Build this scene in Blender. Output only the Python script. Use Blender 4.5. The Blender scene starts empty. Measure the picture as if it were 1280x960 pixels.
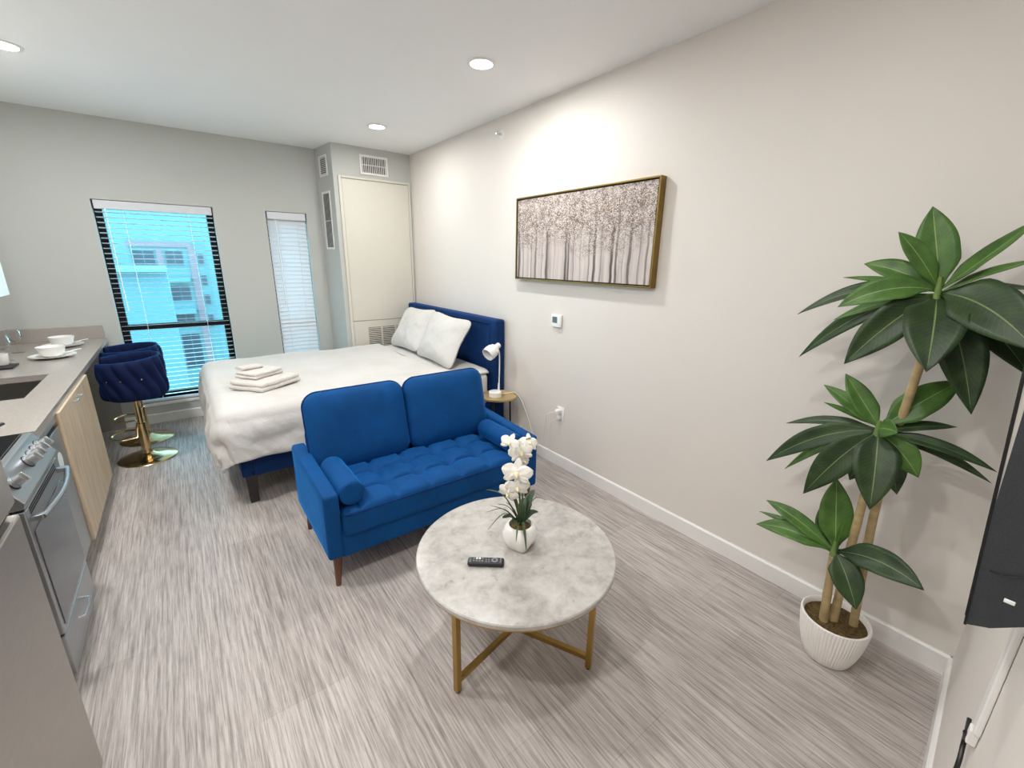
import bpy, bmesh, math, random
from math import sin, cos, pi, sqrt, radians, exp
from mathutils import Vector, Matrix, noise
random.seed(7)
S = bpy.context.scene
COL = S.collection
V = Vector

# ------------------------------------------------------------------ room dimensions (metres)
XR, YF, ZC, XL = 2.256, 5.30, 2.69, -1.27      # right wall, far wall, ceiling, left wall
def near_y(x): return 0.011 + 0.0687*(x - 2.254)   # the television wall runs slightly askew

# ------------------------------------------------------------------ camera
YAW, PIT, ROL, FPX = 0.651128, 0.278764, 0.015879, 541.214
CAM = V((0, 0, 1.6))
fw = V((sin(YAW)*cos(PIT), cos(YAW)*cos(PIT), -sin(PIT)))
rt0 = V((cos(YAW), -sin(YAW), 0)); up0 = rt0.cross(fw)
rt = rt0*cos(ROL) + up0*sin(ROL); up = rt.cross(fw)
cd = bpy.data.cameras.new('camera'); cam = bpy.data.objects.new('camera', cd); COL.objects.link(cam)
cd.sensor_width = 36; cd.lens = FPX/1280*36; cd.clip_start = 0.02; cd.clip_end = 200
cam.matrix_world = Matrix(((rt.x, up.x, -fw.x, CAM.x), (rt.y, up.y, -fw.y, CAM.y), (rt.z, up.z, -fw.z, CAM.z), (0, 0, 0, 1)))
S.camera = cam
def on(px, py, axis, v):
    "the point of the plane axis=v that the photograph shows at a pixel"
    d = rt*((px-640)/FPX) - up*((py-480)/FPX) + fw
    return CAM + d*((v - CAM[axis])/d[axis])

# ------------------------------------------------------------------ materials
def s2l(c):
    return tuple((x/255/12.92 if x/255 <= .04045 else ((x/255+.055)/1.055)**2.4) for x in c)
class NT:
    def __init__(s, name):
        s.m = bpy.data.materials.new(name); s.m.use_nodes = True
        s.n = s.m.node_tree.nodes; s.l = s.m.node_tree.links
        s.b = s.n['Principled BSDF']; s.out = s.n['Material Output']
    def new(s, t, **k):
        n = s.n.new(t)
        for a, v in k.items(): setattr(n, a, v)
        return n
    def link(s, a, b): s.l.new(a, b)
    def coord(s, scale=(1, 1, 1), kind='Object', rot=(0, 0, 0)):
        tc = s.new('ShaderNodeTexCoord'); mp = s.new('ShaderNodeMapping')
        mp.inputs['Scale'].default_value = scale; mp.inputs['Rotation'].default_value = rot
        s.link(tc.outputs[kind], mp.inputs['Vector']); return mp.outputs['Vector']
    def noise(s, vec, scale, detail=3, rough=.5, dist=0):
        n = s.new('ShaderNodeTexNoise'); n.inputs['Scale'].default_value = scale
        n.inputs['Detail'].default_value = detail; n.inputs['Roughness'].default_value = rough
        n.inputs['Distortion'].default_value = dist
        if vec: s.link(vec, n.inputs['Vector'])
        return n.outputs['Fac']
    def ramp(s, fac, stops):
        r = s.new('ShaderNodeValToRGB'); e = r.color_ramp.elements
        while len(e) < len(stops): e.new(.5)
        for k, (p, c) in enumerate(stops):
            e[k].position = p; e[k].color = (*c, 1) if len(c) == 3 else c
        s.link(fac, r.inputs['Fac']); return r.outputs['Color']
    def mix(s, fac, a, b, mode='MIX'):
        m = s.new('ShaderNodeMix', data_type='RGBA', blend_type=mode)
        if isinstance(fac, float): m.inputs[0].default_value = fac
        else: s.link(fac, m.inputs[0])
        for v, i in ((a, 6), (b, 7)):
            if isinstance(v, tuple): m.inputs[i].default_value = (*v, 1)
            else: s.link(v, m.inputs[i])
        return m.outputs[2]
    def math(s, op, a, b=None, c=None):
        m = s.new('ShaderNodeMath', operation=op)
        for i, v in enumerate((a, b, c)):
            if v is None: continue
            if isinstance(v, (int, float)): m.inputs[i].default_value = v
            else: s.link(v, m.inputs[i])
        return m.outputs[0]
    def bump(s, h, strength=.2, dist=.01):
        b = s.new('ShaderNodeBump'); b.inputs['Strength'].default_value = strength
        b.inputs['Distance'].default_value = dist
        s.link(h, b.inputs['Height']); s.link(b.outputs['Normal'], s.b.inputs['Normal'])
    def base(s, c): s.link(c, s.b.inputs['Base Color'])
def plain(name, c, rough=.5, metal=0., var=.06, vscale=12., bump=0., bscale=60., sheen=0., coat=0., spec=.5, ani=(1, 1, 1)):
    t = NT(name); L = s2l(c)
    f = t.noise(t.coord(ani), vscale, 4)
    t.base(t.ramp(f, [(.3, tuple(x*(1-var) for x in L)), (.7, tuple(min(1, x*(1+var)) for x in L))]))
    t.b.inputs['Roughness'].default_value = rough; t.b.inputs['Metallic'].default_value = metal
    t.b.inputs['Sheen Weight'].default_value = sheen; t.b.inputs['Coat Weight'].default_value = coat
    t.b.inputs['Specular IOR Level'].default_value = spec
    if bump: t.bump(t.noise(t.coord(ani), bscale, 3), bump, .004)
    return t.m
M = {}
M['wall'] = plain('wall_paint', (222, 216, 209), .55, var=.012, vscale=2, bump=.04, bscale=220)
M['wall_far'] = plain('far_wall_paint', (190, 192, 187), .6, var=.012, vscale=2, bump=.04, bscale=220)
M['ceiling'] = plain('ceiling_paint', (244, 244, 243), .7, var=.01, vscale=2, bump=.04, bscale=200)
M['white'] = plain('white_gloss_paint', (232, 230, 227), .35, var=.01)
M['cream'] = plain('cream_panel_paint', (212, 208, 196), .4, var=.01)
M['plastic'] = plain('white_plastic', (238, 237, 235), .3, var=.01)
M['porcelain'] = plain('white_porcelain', (240, 238, 234), .12, var=.01, coat=.3)
M['dark'] = plain('dark_slot', (40, 40, 40), .6)
M['black'] = plain('black_metal', (13, 14, 18), .35, var=.1)
M['frame_black'] = plain('black_window_frame', (8, 9, 12), .6, spec=.2)
M['black_glass'] = plain('black_glass', (9, 9, 11), .06, coat=.5)
M['tv'] = plain('charcoal_textured_plastic', (46, 49, 54), .45, var=.25, vscale=420, bump=.15, bscale=500)
M['gold'] = plain('polished_gold', (228, 200, 150), .2, 1., var=.04)
M['brass'] = plain('brushed_brass', (178, 146, 84), .38, 1., var=.06)
M['frame_gold'] = plain('antique_gold', (136, 112, 62), .4, .9, var=.08)
M['brass_top'] = plain('brass_tray', (205, 180, 128), .35, .6, var=.05)
M['chrome'] = plain('chrome', (215, 218, 222), .12, 1., var=.02)
M['steel'] = plain('brushed_steel', (176, 180, 184), .33, 1., var=.06, vscale=3, ani=(60, 1, 60))
M['steel_dark'] = plain('sink_steel', (150, 147, 142), .3, 1., var=.06, vscale=3, ani=(1, 40, 1))
M['fridge'] = plain('brushed_fridge_steel', (186, 181, 174), .42, .85, var=.05, vscale=3, ani=(4, 4, 90))
M['counter'] = plain('grey_quartz', (166, 159, 152), .2, var=.1, vscale=160, spec=.6)
M['walnut'] = plain('walnut_leg', (96, 58, 38), .4, var=.2, vscale=9, ani=(6, 6, 1))
M['ebony'] = plain('ebony_leg', (34, 30, 30), .4, var=.2)
M['trunk'] = plain('cane_trunk', (172, 150, 108), .6, var=.2, vscale=14, ani=(1, 1, 3), bump=.3, bscale=60)
M['shoot'] = plain('green_shoot', (104, 128, 66), .5, var=.15)
M['soil'] = plain('moss_soil', (88, 70, 36), .95, var=.6, vscale=90, bump=1., bscale=140)
M['pot'] = plain('white_ceramic', (242, 238, 233), .5, var=.03)
M['cord_white'] = plain('white_cord', (236, 234, 230), .4)
M['towel'] = plain('grey_terry', (214, 209, 203), .95, var=.05, vscale=60, bump=.7, bscale=320, sheen=.3)
M['orchid'] = plain('orchid_white', (240, 238, 230), .5, var=.02, sheen=.1)
M['orchid_lip'] = plain('orchid_yellow', (232, 220, 176), .5, var=.1)
M['stem'] = plain('stem_green', (80, 98, 58), .5, var=.2)
M['blade'] = plain('grass_green', (82, 100, 62), .5, var=.25)
M['orchid_leaf'] = plain('dark_leaf', (44, 66, 40), .35, var=.3)
M['sticker'] = plain('white_sticker', (235, 238, 240), .4)
M['remote'] = plain('remote_black', (26, 26, 30), .4)
M['button'] = plain('button_grey', (120, 120, 126), .5)
M['facade'] = plain('pale_facade', (66, 98, 102), .7, var=.04)
M['facade_light'] = plain('white_facade', (74, 106, 110), .7, var=.03, vscale=3)
M['facade_cool'] = plain('cool_facade', (58, 92, 100), .7, var=.04)
M['facade_brown'] = plain('terracotta_cladding', (104, 84, 90), .7, var=.08)
M['facade_window'] = plain('facade_window', (14, 30, 44), .4, var=.2, vscale=.7)
M['street'] = plain('street', (52, 74, 80), .9)
M['slat'] = plain('blind_slat', (214, 217, 221), .45, var=.01)

def mat_velvet(name, c, hi, bump=.25):
    t = NT(name); L = s2l(c); H = s2l(hi)
    f = t.noise(t.coord(), 5, 4, .6)
    t.base(t.ramp(f, [(.3, tuple(x*.86 for x in L)), (.7, tuple(x*1.16 for x in L))]))
    t.b.inputs['Roughness'].default_value = .75
    t.b.inputs['Specular IOR Level'].default_value = .2
    t.b.inputs['Sheen Weight'].default_value = .8; t.b.inputs['Sheen Roughness'].default_value = .35
    t.b.inputs['Sheen Tint'].default_value = (*H, 1)
    n = t.noise(t.coord(), 22, 3); t.bump(n, bump, .01)
    return t.m
M['velvet'] = mat_velvet('blue_velvet', (1, 68, 126), (40, 135, 215))
M['velvet_pipe'] = mat_velvet('blue_velvet_piping', (2, 46, 100), (30, 100, 180))
M['velvet_navy'] = mat_velvet('navy_velvet', (4, 20, 58), (36, 80, 150))
M['velvet_bed'] = mat_velvet('bed_blue_velvet', (7, 44, 92), (40, 100, 170))

def mat_linen():
    t = NT('white_bedlinen')
    f = t.noise(t.coord(), 3, 3)
    t.base(t.ramp(f, [(.3, s2l((202, 199, 194))), (.7, s2l((210, 208, 204)))]))
    t.b.inputs['Roughness'].default_value = .85
    a = t.noise(t.coord((1, 1.6, 1)), 7, 5, .6, 1.2)
    t.bump(a, .45, .02)
    return t.m
M['linen'] = mat_linen()

def mat_floor():
    t = NT('floor_planks')
    br = t.new('ShaderNodeTexBrick'); v = t.coord((1, 1, 1), rot=(0, 0, pi/2))
    t.link(v, br.inputs['Vector'])
    br.inputs['Scale'].default_value = 1; br.inputs['Brick Width'].default_value = .61
    br.inputs['Row Height'].default_value = .305; br.inputs['Mortar Size'].default_value = .0012
    br.inputs['Color1'].default_value = (*s2l((192, 185, 180)), 1); br.inputs['Color2'].default_value = (*s2l((166, 158, 153)), 1)
    br.inputs['Mortar'].default_value = (*s2l((140, 132, 126)), 1); br.offset = .37
    a = t.noise(t.coord((95, 3.0, 1)), 1., 9, .72, .3)
    b = t.noise(t.coord((210, 7, 1)), 1., 5, .65)
    c = t.noise(t.coord((9, .8, 1)), 1., 3, .5)
    k = t.ramp(a, [(.3, s2l((222, 215, 210))), (.46, s2l((192, 184, 179))), (.56, s2l((152, 143, 138))), (.68, s2l((92, 82, 77)))])
    k2 = t.ramp(b, [(.34, (.62, .60, .59)), (.52, (1.03, 1.03, 1.03))])
    k3 = t.ramp(c, [(.3, (.9, .89, .88)), (.7, (1.06, 1.06, 1.06))])
    x = t.mix(.62, br.outputs['Color'], k)
    x = t.mix(.7, x, k2, 'MULTIPLY'); x = t.mix(.8, x, k3, 'MULTIPLY')
    t.base(x)
    r = t.ramp(a, [(.3, (.36,)*3), (.7, (.5,)*3)]); t.link(r, t.b.inputs['Roughness'])
    t.bump(t.math('ADD', a, b), .12, .003)
    return t.m
M['floor'] = mat_floor()

def mat_marble():
    t = NT('white_marble')
    v = t.coord()
    a = t.noise(v, 14, 9, .7, .3); b = t.noise(v, 26, 8, .65, .5); c = t.noise(v, 2.2, 3, .5)
    x = t.ramp(a, [(.3, s2l((158, 154, 149))), (.5, s2l((186, 183, 178))), (.7, s2l((202, 200, 196)))])
    y = t.ramp(b, [(.28, s2l((150, 144, 138))), (.37, (1, 1, 1))])
    z = t.ramp(c, [(.3, (.86, .85, .84)), (.65, (1, 1, 1))])
    x = t.mix(.5, x, y, 'MULTIPLY'); x = t.mix(1., x, z, 'MULTIPLY')
    t.base(x); t.b.inputs['Roughness'].default_value = .22
    return t.m
M['marble'] = mat_marble()

def mat_oak():
    t = NT('pale_oak_laminate')
    a = t.noise(t.coord((8, 8, 1.1)), 4, 5, .6, .6)
    t.base(t.ramp(a, [(.3, s2l((186, 164, 134))), (.5, s2l((204, 184, 156))), (.7, s2l((214, 196, 170)))]))
    t.b.inputs['Roughness'].default_value = .45
    return t.m
M['oak'] = mat_oak()

def mat_leaf(name, lo, hi, vein):
    t = NT(name)
    uv = t.new('ShaderNodeTexCoord').outputs['UV']
    sp = t.new('ShaderNodeSeparateXYZ'); t.link(uv, sp.inputs[0])
    d = t.math('ABSOLUTE', t.math('SUBTRACT', sp.outputs[0], .5))
    mid = t.ramp(d, [(.006, (1, 1, 1)), (.02, (0, 0, 0))])
    wv = t.math('SINE', t.math('MULTIPLY', t.math('SUBTRACT', sp.outputs[1], t.math('MULTIPLY', d, .35)), 130.))
    f = t.noise(t.coord(), 16, 4)
    c = t.ramp(f, [(.3, s2l(lo)), (.7, s2l(hi))])
    c = t.mix(t.math('MULTIPLY', t.math('GREATER_THAN', wv, .95), .10), c, s2l(vein))
    c = t.mix(t.math('MULTIPLY', mid, .8), c, s2l(vein))
    t.base(c); t.b.inputs['Roughness'].default_value = .42
    t.b.inputs['Specular IOR Level'].default_value = .35
    t.bump(f, .2, .004)
    return t.m
M['leaf'] = mat_leaf('dark_plant_leaf', (30, 48, 26), (52, 74, 38), (128, 150, 92))
M['leaf_young'] = mat_leaf('young_plant_leaf', (52, 86, 32), (82, 118, 50), (150, 180, 100))

def mat_canvas(w, h):
    "a misty birch wood: pale ground, stripes for trunks, speckled leaf canopy; local x is across, z is up"
    t = NT('painted_canvas'); tc = t.new('ShaderNodeTexCoord'); sp = t.new('ShaderNodeSeparateXYZ')
    t.link(tc.outputs['Object'], sp.inputs[0])
    u = t.math('SUBTRACT', 1., t.math('DIVIDE', sp.outputs[1], w)); z = t.math('DIVIDE', sp.outputs[2], h)      # 0..1
    wob = t.math('MULTIPLY', t.math('SUBTRACT', t.noise(t.coord((1, 2, 2)), 3, 2), .5), .022)
    uw = t.math('ADD', u, wob)
    ground = t.ramp(t.noise(t.coord((1, 22, 1.2)), 1, 4, .6), [(.3, s2l((168, 156, 152))), (.52, s2l((196, 186, 181))), (.75, s2l((212, 204, 200)))])
    c = ground
    trunks = [(.03, .012, .9), (.07, .006, .6), (.15, .006, .6), (.19, .008, .8), (.245, .004, .5), (.285, .011, .95), (.30, .005, .5), (.35, .004, .4),
              (.44, .01, .95), (.46, .008, .9), (.50, .004, .6), (.55, .004, .4), (.61, .005, .6), (.645, .009, .95), (.69, .005, .5), (.76, .010, 1.), (.79, .008, .9),
              (.83, .004, .4), (.865, .009, .85), (.92, .005, .5), (.96, .006, .7)]
    for p, ww, st in trunks:
        d = t.math('ABSOLUTE', t.math('SUBTRACT', uw, p))
        f = t.ramp(t.math('DIVIDE', d, ww*1.2), [(.45, (1, 1, 1)), (1., (0, 0, 0))])
        fade = t.ramp(z, [(.05, (1,)*3), (.55, (.85,)*3), (.86, (0, 0, 0))])
        c = t.mix(t.math('MULTIPLY', t.math('MULTIPLY', f, fade), st*.95), c, s2l((62, 52, 49)))
    dens = t.ramp(t.math('ADD', z, t.math('MULTIPLY', t.math('SUBTRACT', t.noise(t.coord((1, 5, 5)), 1.3, 3), .5), .7)), [(.30, (0, 0, 0)), (.62, (1, 1, 1))])
    for sc, col, amt, th in ((88, (112, 96, 88), .9, .45), (120, (70, 58, 54), .9, .36), (105, (222, 214, 208), .85, .38), (112, (150, 122, 90), .8, .34), (140, (84, 72, 66), .8, .3)):
        vo = t.new('ShaderNodeTexVoronoi'); vo.inputs['Scale'].default_value = sc
        t.link(t.coord((1, 1, 1.25)), vo.inputs['Vector'])
        dot = t.ramp(vo.outputs['Distance'], [(th, (1, 1, 1)), (th+.12, (0, 0, 0))])
        n2 = t.ramp(t.noise(t.coord((1, 1, 1)), sc*.2, 2), [(.38, (0, 0, 0)), (.5, (1, 1, 1))])
        c = t.mix(t.math('MULTIPLY', t.math('MULTIPLY', dot, dens), t.math('MULTIPLY', n2, amt)), c, s2l(col))
    t.base(c); t.b.inputs['Roughness'].default_value = .8
    return t.m

def mat_glass(name, tint, gloss=.06):
    t = NT(name); tr = t.new('ShaderNodeBsdfTransparent'); tr.inputs[0].default_value = (*tint, 1)
    gl = t.new('ShaderNodeBsdfGlossy'); gl.inputs['Roughness'].default_value = .02
    fr = t.new('ShaderNodeFresnel'); fr.inputs[0].default_value = 1.45
    mx = t.new('ShaderNodeMixShader'); t.link(t.math('MULTIPLY', fr.outputs[0], gloss*10), mx.inputs[0])
    t.link(tr.outputs[0], mx.inputs[1]); t.link(gl.outputs[0], mx.inputs[2]); t.link(mx.outputs[0], t.out.inputs['Surface'])
    return t.m
M['pane'] = mat_glass('tinted_window_glass', (.50, .88, .92))
M['wine_glass'] = mat_glass('clear_glass', (.975, .98, .98), .05)

def mat_emit(name, c, st):
    t = NT(name); t.b.inputs['Emission Color'].default_value = (*c, 1); t.b.inputs['Emission Strength'].default_value = st
    t.base(t.ramp(t.noise(t.coord(), 3), [(0, c), (1, c)]))
    return t.m
M['lens'] = mat_emit('light_lens', (1, .97, .92), 9)
M['lcd'] = plain('grey_lcd', (96, 102, 98), .25)

# ------------------------------------------------------------------ mesh helpers
def root_of(p):
    while p.parent: p = p.parent
    return p
class MB:
    def __init__(s): s.bm = bmesh.new(); s.uv = None
    def face(s, vs):
        try: return s.bm.faces.new(vs)
        except ValueError: return None
    def poly(s, pts): return s.face([s.bm.verts.new(p) for p in pts])
    def hexa(s, p):          # eight corners: bottom ring 0-3, top ring 4-7
        v = [s.bm.verts.new(q) for q in p]
        for f in ((3, 2, 1, 0), (4, 5, 6, 7), (0, 1, 5, 4), (1, 2, 6, 5), (2, 3, 7, 6), (3, 0, 4, 7)): s.face([v[i] for i in f])
        return s
    def box(s, a, b):
        x0, y0, z0 = a; x1, y1, z1 = b
        return s.hexa([(x0, y0, z0), (x1, y0, z0), (x1, y1, z0), (x0, y1, z0), (x0, y0, z1), (x1, y0, z1), (x1, y1, z1), (x0, y1, z1)])
    def prism(s, pts, vec):
        vec = V(vec); a = [s.bm.verts.new(p) for p in pts]; b = [s.bm.verts.new(V(p)+vec) for p in pts]
        n = len(pts); s.face(a[::-1]); s.face(b)
        for i in range(n): s.face([a[i], a[(i+1) % n], b[(i+1) % n], b[i]])
        return s
    def rings(s, rings, cap0=True, cap1=True, closed=True):
        vr = [[s.bm.verts.new(p) for p in r] for r in rings]; n = len(vr[0])
        for a, b in zip(vr, vr[1:]):
            for i in range(n if closed else n-1): s.face([a[i], a[(i+1) % n], b[(i+1) % n], b[i]])
        if cap0: s.face(vr[0][::-1])
        if cap1: s.face(vr[-1])
        return s
    def cyl(s, a, b, r0, r1=None, n=20, cap=True):
        a, b = V(a), V(b); r1 = r0 if r1 is None else r1
        d = (b-a).normalized(); u = d.orthogonal().normalized(); w = d.cross(u)
        R = lambda c, r: [c+(u*cos(2*pi*i/n)+w*sin(2*pi*i/n))*r for i in range(n)]
        return s.rings([R(a, r0), R(b, r1)], cap, cap)
    def lathe(s, prof, c=(0, 0, 0), n=32, cap0=True, cap1=True):
        c = V(c)
        return s.rings([[c+V((r*cos(2*pi*i/n), r*sin(2*pi*i/n), z)) for i in range(n)] for r, z in prof], cap0, cap1)
    def tube(s, pts, r, n=8, closed=False, cap=True):
        pts = [V(p) for p in pts]; N = len(pts); rs = r if isinstance(r, (list, tuple)) else [r]*N
        tan = []
        for i in range(N):
            a = pts[i-1] if (i > 0 or closed) else pts[i]; b = pts[(i+1) % N] if (i < N-1 or closed) else pts[i]
            tan.append((b-a).normalized())
        u = tan[0].orthogonal().normalized(); R = []
        for i in range(N):
            u = (u - tan[i]*u.dot(tan[i])); u = u.normalized() if u.length > 1e-6 else tan[i].orthogonal().normalized()
            w = tan[i].cross(u)
            R.append([pts[i]+(u*cos(2*pi*k/n)+w*sin(2*pi*k/n))*rs[i] for k in range(n)])
        if closed: R.append(R[0])
        return s.rings(R, cap and not closed, cap and not closed)
    def grid(s, P, uvs=False):   # P[i][j]
        vs = [[s.bm.verts.new(p) for p in row] for row in P]; ni, nj = len(P), len(P[0])
        lay = s.bm.loops.layers.uv.verify() if uvs else None
        for i in range(ni-1):
            for j in range(nj-1):
                f = s.face([vs[i][j], vs[i+1][j], vs[i+1][j+1], vs[i][j+1]])
                if uvs and f:
                    for lp, (a, b) in zip(f.loops, ((i, j), (i+1, j), (i+1, j+1), (i, j+1))): lp[lay].uv = (b/(nj-1), a/(ni-1))
        return s
    def rbox(s, c, size, r, fn=None, mtx=None, nd=8, k=3):
        "a box with rounded edges; fn reshapes local points, mtx places it"
        h = [x/2 for x in size]; c = V(c); cache = {}
        def ts(hh):
            rr = min(r, hh*.999); a = [-hh + rr*(1-cos(i/k*pi/4)*1.0)*0 + rr*i/k for i in range(k)]
            inner = [(-hh+rr) + (2*(hh-rr))*i/nd for i in range(nd+1)]
            return a + inner + [-x for x in reversed(a)]
        T = [ts(x) for x in h]
        def vert(p):
            key = tuple(round(x, 6) for x in p)
            if key in cache: return cache[key]
            q = V(p); rr = [min(r, x*.999) for x in h]
            inn = V([max(-(h[i]-rr[i]), min(h[i]-rr[i], q[i])) for i in range(3)])
            d = q-inn
            if d.length > 1e-9:
                m = max(abs(d[i])/rr[i] for i in range(3)); e = V([d[i]/rr[i] for i in range(3)]).normalized()*m
                q = inn+V([e[i]*rr[i] for i in range(3)])
            if fn: q = V(fn(q))
            q = (mtx @ q) if mtx else q
            cache[key] = s.bm.verts.new(c+q); return cache[key]
        for ax in range(3):
            b, d = (ax+1) % 3, (ax+2) % 3
            for sg in (-1, 1):
                for i in range(len(T[b])-1):
                    for j in range(len(T[d])-1):
                        vs = []
                        for ii, jj in ((i, j), (i+1, j), (i+1, j+1), (i, j+1)):
                            p = [0, 0, 0]; p[ax] = sg*h[ax]; p[b] = T[b][ii]; p[d] = T[d][jj]; vs.append(vert(p))
                        s.face(vs if sg > 0 else vs[::-1])
        return s
    def pad(s, outline, t0, t1, prof, mtx, nr=12, fn=None):
        "a stuffed pad: outline is a closed 2-D list, t0/t1 the swelling of both sides, prof(s) the swelling profile"
        n = len(outline)
        for side, T in ((1, t1), (-1, t0)):
            R = []
            for k in range(nr+1):
                sc = (1-(k/nr))
                sc = sin(sc*pi/2)
                ring = []
                for x, y in outline:
                    q = V((x*sc, y*sc, side*T*prof(sc)))
                    if fn: q = fn(q, sc)
                    ring.append(mtx @ q)
                R.append(ring)
            s.rings(R[:-1], False, True) if side > 0 else s.rings([r[::-1] for r in R[:-1]], False, True)
        bmesh.ops.remove_doubles(s.bm, verts=s.bm.verts[:], dist=1e-5)
        return s
    def build(s, name, m, parent=None, smooth=True, bevel=0., seg=2, angle=35, kind=None, recalc=True):
        if recalc: bmesh.ops.recalc_face_normals(s.bm, faces=s.bm.faces[:])
        off = root_of(parent).location if parent else V((0, 0, 0))
        if off.length: bmesh.ops.translate(s.bm, verts=s.bm.verts[:], vec=-off)
        me = bpy.data.meshes.new(name); s.bm.to_mesh(me); s.bm.free()
        o = bpy.data.objects.new(name, me); COL.objects.link(o)
        if m: me.materials.append(M[m] if isinstance(m, str) else m)
        if parent: o.parent = parent
        if kind: o['kind'] = kind
        if smooth:
            me.polygons.foreach_set('use_smooth', [True]*len(me.polygons))
        if bevel:
            b = o.modifiers.new('bevel', 'BEVEL'); b.width = bevel; b.segments = seg; b.limit_method = 'ANGLE'; b.angle_limit = radians(40)
        if smooth:
            try:
                me.set_sharp_from_angle(angle=radians(angle))
            except Exception: pass
        return o
def thing(name, label, cat, loc=(0, 0, 0), group=None):
    o = bpy.data.objects.new(name, None); COL.objects.link(o); o.location = loc; o.empty_display_size = .1
    o['label'] = label; o['category'] = cat
    if group: o['group'] = group
    return o
def tag(o, label, cat, group=None):
    o['label'] = label; o['category'] = cat
    if group: o['group'] = group
    return o
def copy_tree(o, parent=None):
    c = o.copy(); COL.objects.link(c)
    if parent: c.parent = parent
    for ch in list(o.children): copy_tree(ch, c)
    return c
def rrect(w, h, r, n=10):
    "rounded rectangle outline"
    P = []
    for cx, cy, a0 in ((w/2-r, h/2-r, 0), (-w/2+r, h/2-r, 90), (-w/2+r, -h/2+r, 180), (w/2-r, -h/2+r, 270)):
        for i in range(n+1):
            a = radians(a0+90*i/n); P.append((cx+r*cos(a), cy+r*sin(a)))
    out = []
    for i, p in enumerate(P):            # fill in the straight runs
        q = P[(i+1) % len(P)]; out.append(p); d = sqrt((q[0]-p[0])**2+(q[1]-p[1])**2)
        m = int(d/.04)
        for k in range(1, m+1): out.append((p[0]+(q[0]-p[0])*k/(m+1), p[1]+(q[1]-p[1])*k/(m+1)))
    return out
def frame_mtx(c, ex, ey, ez):
    ex, ey, ez = V(ex).normalized(), V(ey).normalized(), V(ez).normalized()
    m = Matrix((ex, ey, ez)).transposed().to_4x4(); m.translation = V(c); return m
def fbm(p, s=1.): return noise.noise(V(p)*s) + .5*noise.noise(V(p)*s*2.1) + .25*noise.noise(V(p)*s*4.3)

# ================================================================== THE ROOM
MB().box((XL-.2, -.5, -.1), (XR+.2, YF+.2, 0)).build('floor', 'floor', smooth=False, kind='structure')
MB().box((XL-.2, -.5, ZC), (XR+.2, YF+.2, ZC+.1)).build('ceiling', 'ceiling', smooth=False, kind='structure')
MB().box((XR, -.5, 0), (XR+.12, YF+.12, ZC)).build('wall_right', 'wall', smooth=False, kind='structure')
MB().box((XL-.12, -.5, 0), (XL, YF+.12, ZC)).build('wall_left', 'wall', smooth=False, kind='structure')
x0, x1 = XL-.12, XR
MB().hexa([(x0, near_y(x0)-.12, 0), (x1, near_y(x1)-.12, 0), (x1, near_y(x1), 0), (x0, near_y(x0), 0),
           (x0, near_y(x0)-.12, ZC), (x1, near_y(x1)-.12, ZC), (x1, near_y(x1), ZC), (x0, near_y(x0), ZC)]).build('wall_near', 'wall', smooth=False, kind='structure')
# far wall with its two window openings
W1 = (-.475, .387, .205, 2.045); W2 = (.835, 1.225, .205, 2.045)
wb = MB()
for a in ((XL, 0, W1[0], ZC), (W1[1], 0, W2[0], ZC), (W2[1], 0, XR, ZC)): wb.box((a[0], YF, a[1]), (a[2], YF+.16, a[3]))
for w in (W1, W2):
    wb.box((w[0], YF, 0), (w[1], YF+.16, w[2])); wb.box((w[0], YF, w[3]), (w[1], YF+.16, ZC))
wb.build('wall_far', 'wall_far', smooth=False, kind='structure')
# mechanical closet in the far right corner
CX, CY, CXF = 1.42, 4.88, 1.372
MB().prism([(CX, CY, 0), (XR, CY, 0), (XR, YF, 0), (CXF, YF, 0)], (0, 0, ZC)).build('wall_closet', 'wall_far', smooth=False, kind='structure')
# baseboards
def baseboard(name, a, b, nrm, h=.095, t=.013):
    a, b, nrm = V((*a, 0)), V((*b, 0)), V((*nrm, 0))
    pr = [V((0, 0, 0)), nrm*t, nrm*t+V((0, 0, h-.008)), nrm*(t-.006)+V((0, 0, h)), V((0, 0, h))]
    MB().prism([a+p for p in pr], b-a).build(name, 'white', smooth=False, kind='structure')
baseboard('baseboard_right', (XR, near_y(XR)), (XR, CY), (-1, 0))
baseboard('baseboard_far', (-.59, YF), (CXF, YF), (0, -1))
nn = V((-.0687, 1)).normalized()
baseboard('baseboard_near', (XL, near_y(XL)), (XR, near_y(XR)), (nn.x, nn.y))
baseboard('baseboard_closet', (CXF, YF), (CX, CY), (-.994, -.11))

# windows: black frames, transom, tinted panes
def window(n, w):
    a, b, z0, z1 = w; y = YF+.085; f = .055
    root = thing('window_%d' % n, '', 'window'); del root['label']; del root['category']; root['kind'] = 'structure'
    m = MB()
    m.box((a, y, z0), (a+f, y+.06, z1)).box((b-f, y, z0), (b, y+.06, z1)).box((a+f, y, z0), (b-f, y+.06, z0+f+.02)).box((a+f, y, z1-f), (b-f, y+.06, z1))
    m.build('window_frame', 'frame_black', root, smooth=False)
    MB().box((a+f, y+.005, .905), (b-f, y+.055, .96)).build('transom_bar', 'frame_black', root, smooth=False)
    for zz0, zz1 in ((z0+f+.02, .905), (.96, z1-f)):
        MB().poly([(a+f, y+.03, zz0), (b-f, y+.03, zz0), (b-f, y+.03, zz1), (a+f, y+.03, zz1)])\
            .build('pane', 'pane', root, smooth=False) if False else None
        p = MB(); p.poly([(a+f, y+.03, zz0), (b-f, y+.03, zz0), (b-f, y+.03, zz1), (a+f, y+.03, zz1)]); p.build('pane', 'pane', root, smooth=False, recalc=False)
    MB().box((a, YF-.012, z0-.03), (b, YF+.085, z0)).build('window_sill', 'white', root, smooth=False, bevel=.003)
window(1, W1); window(2, W2)

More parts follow.
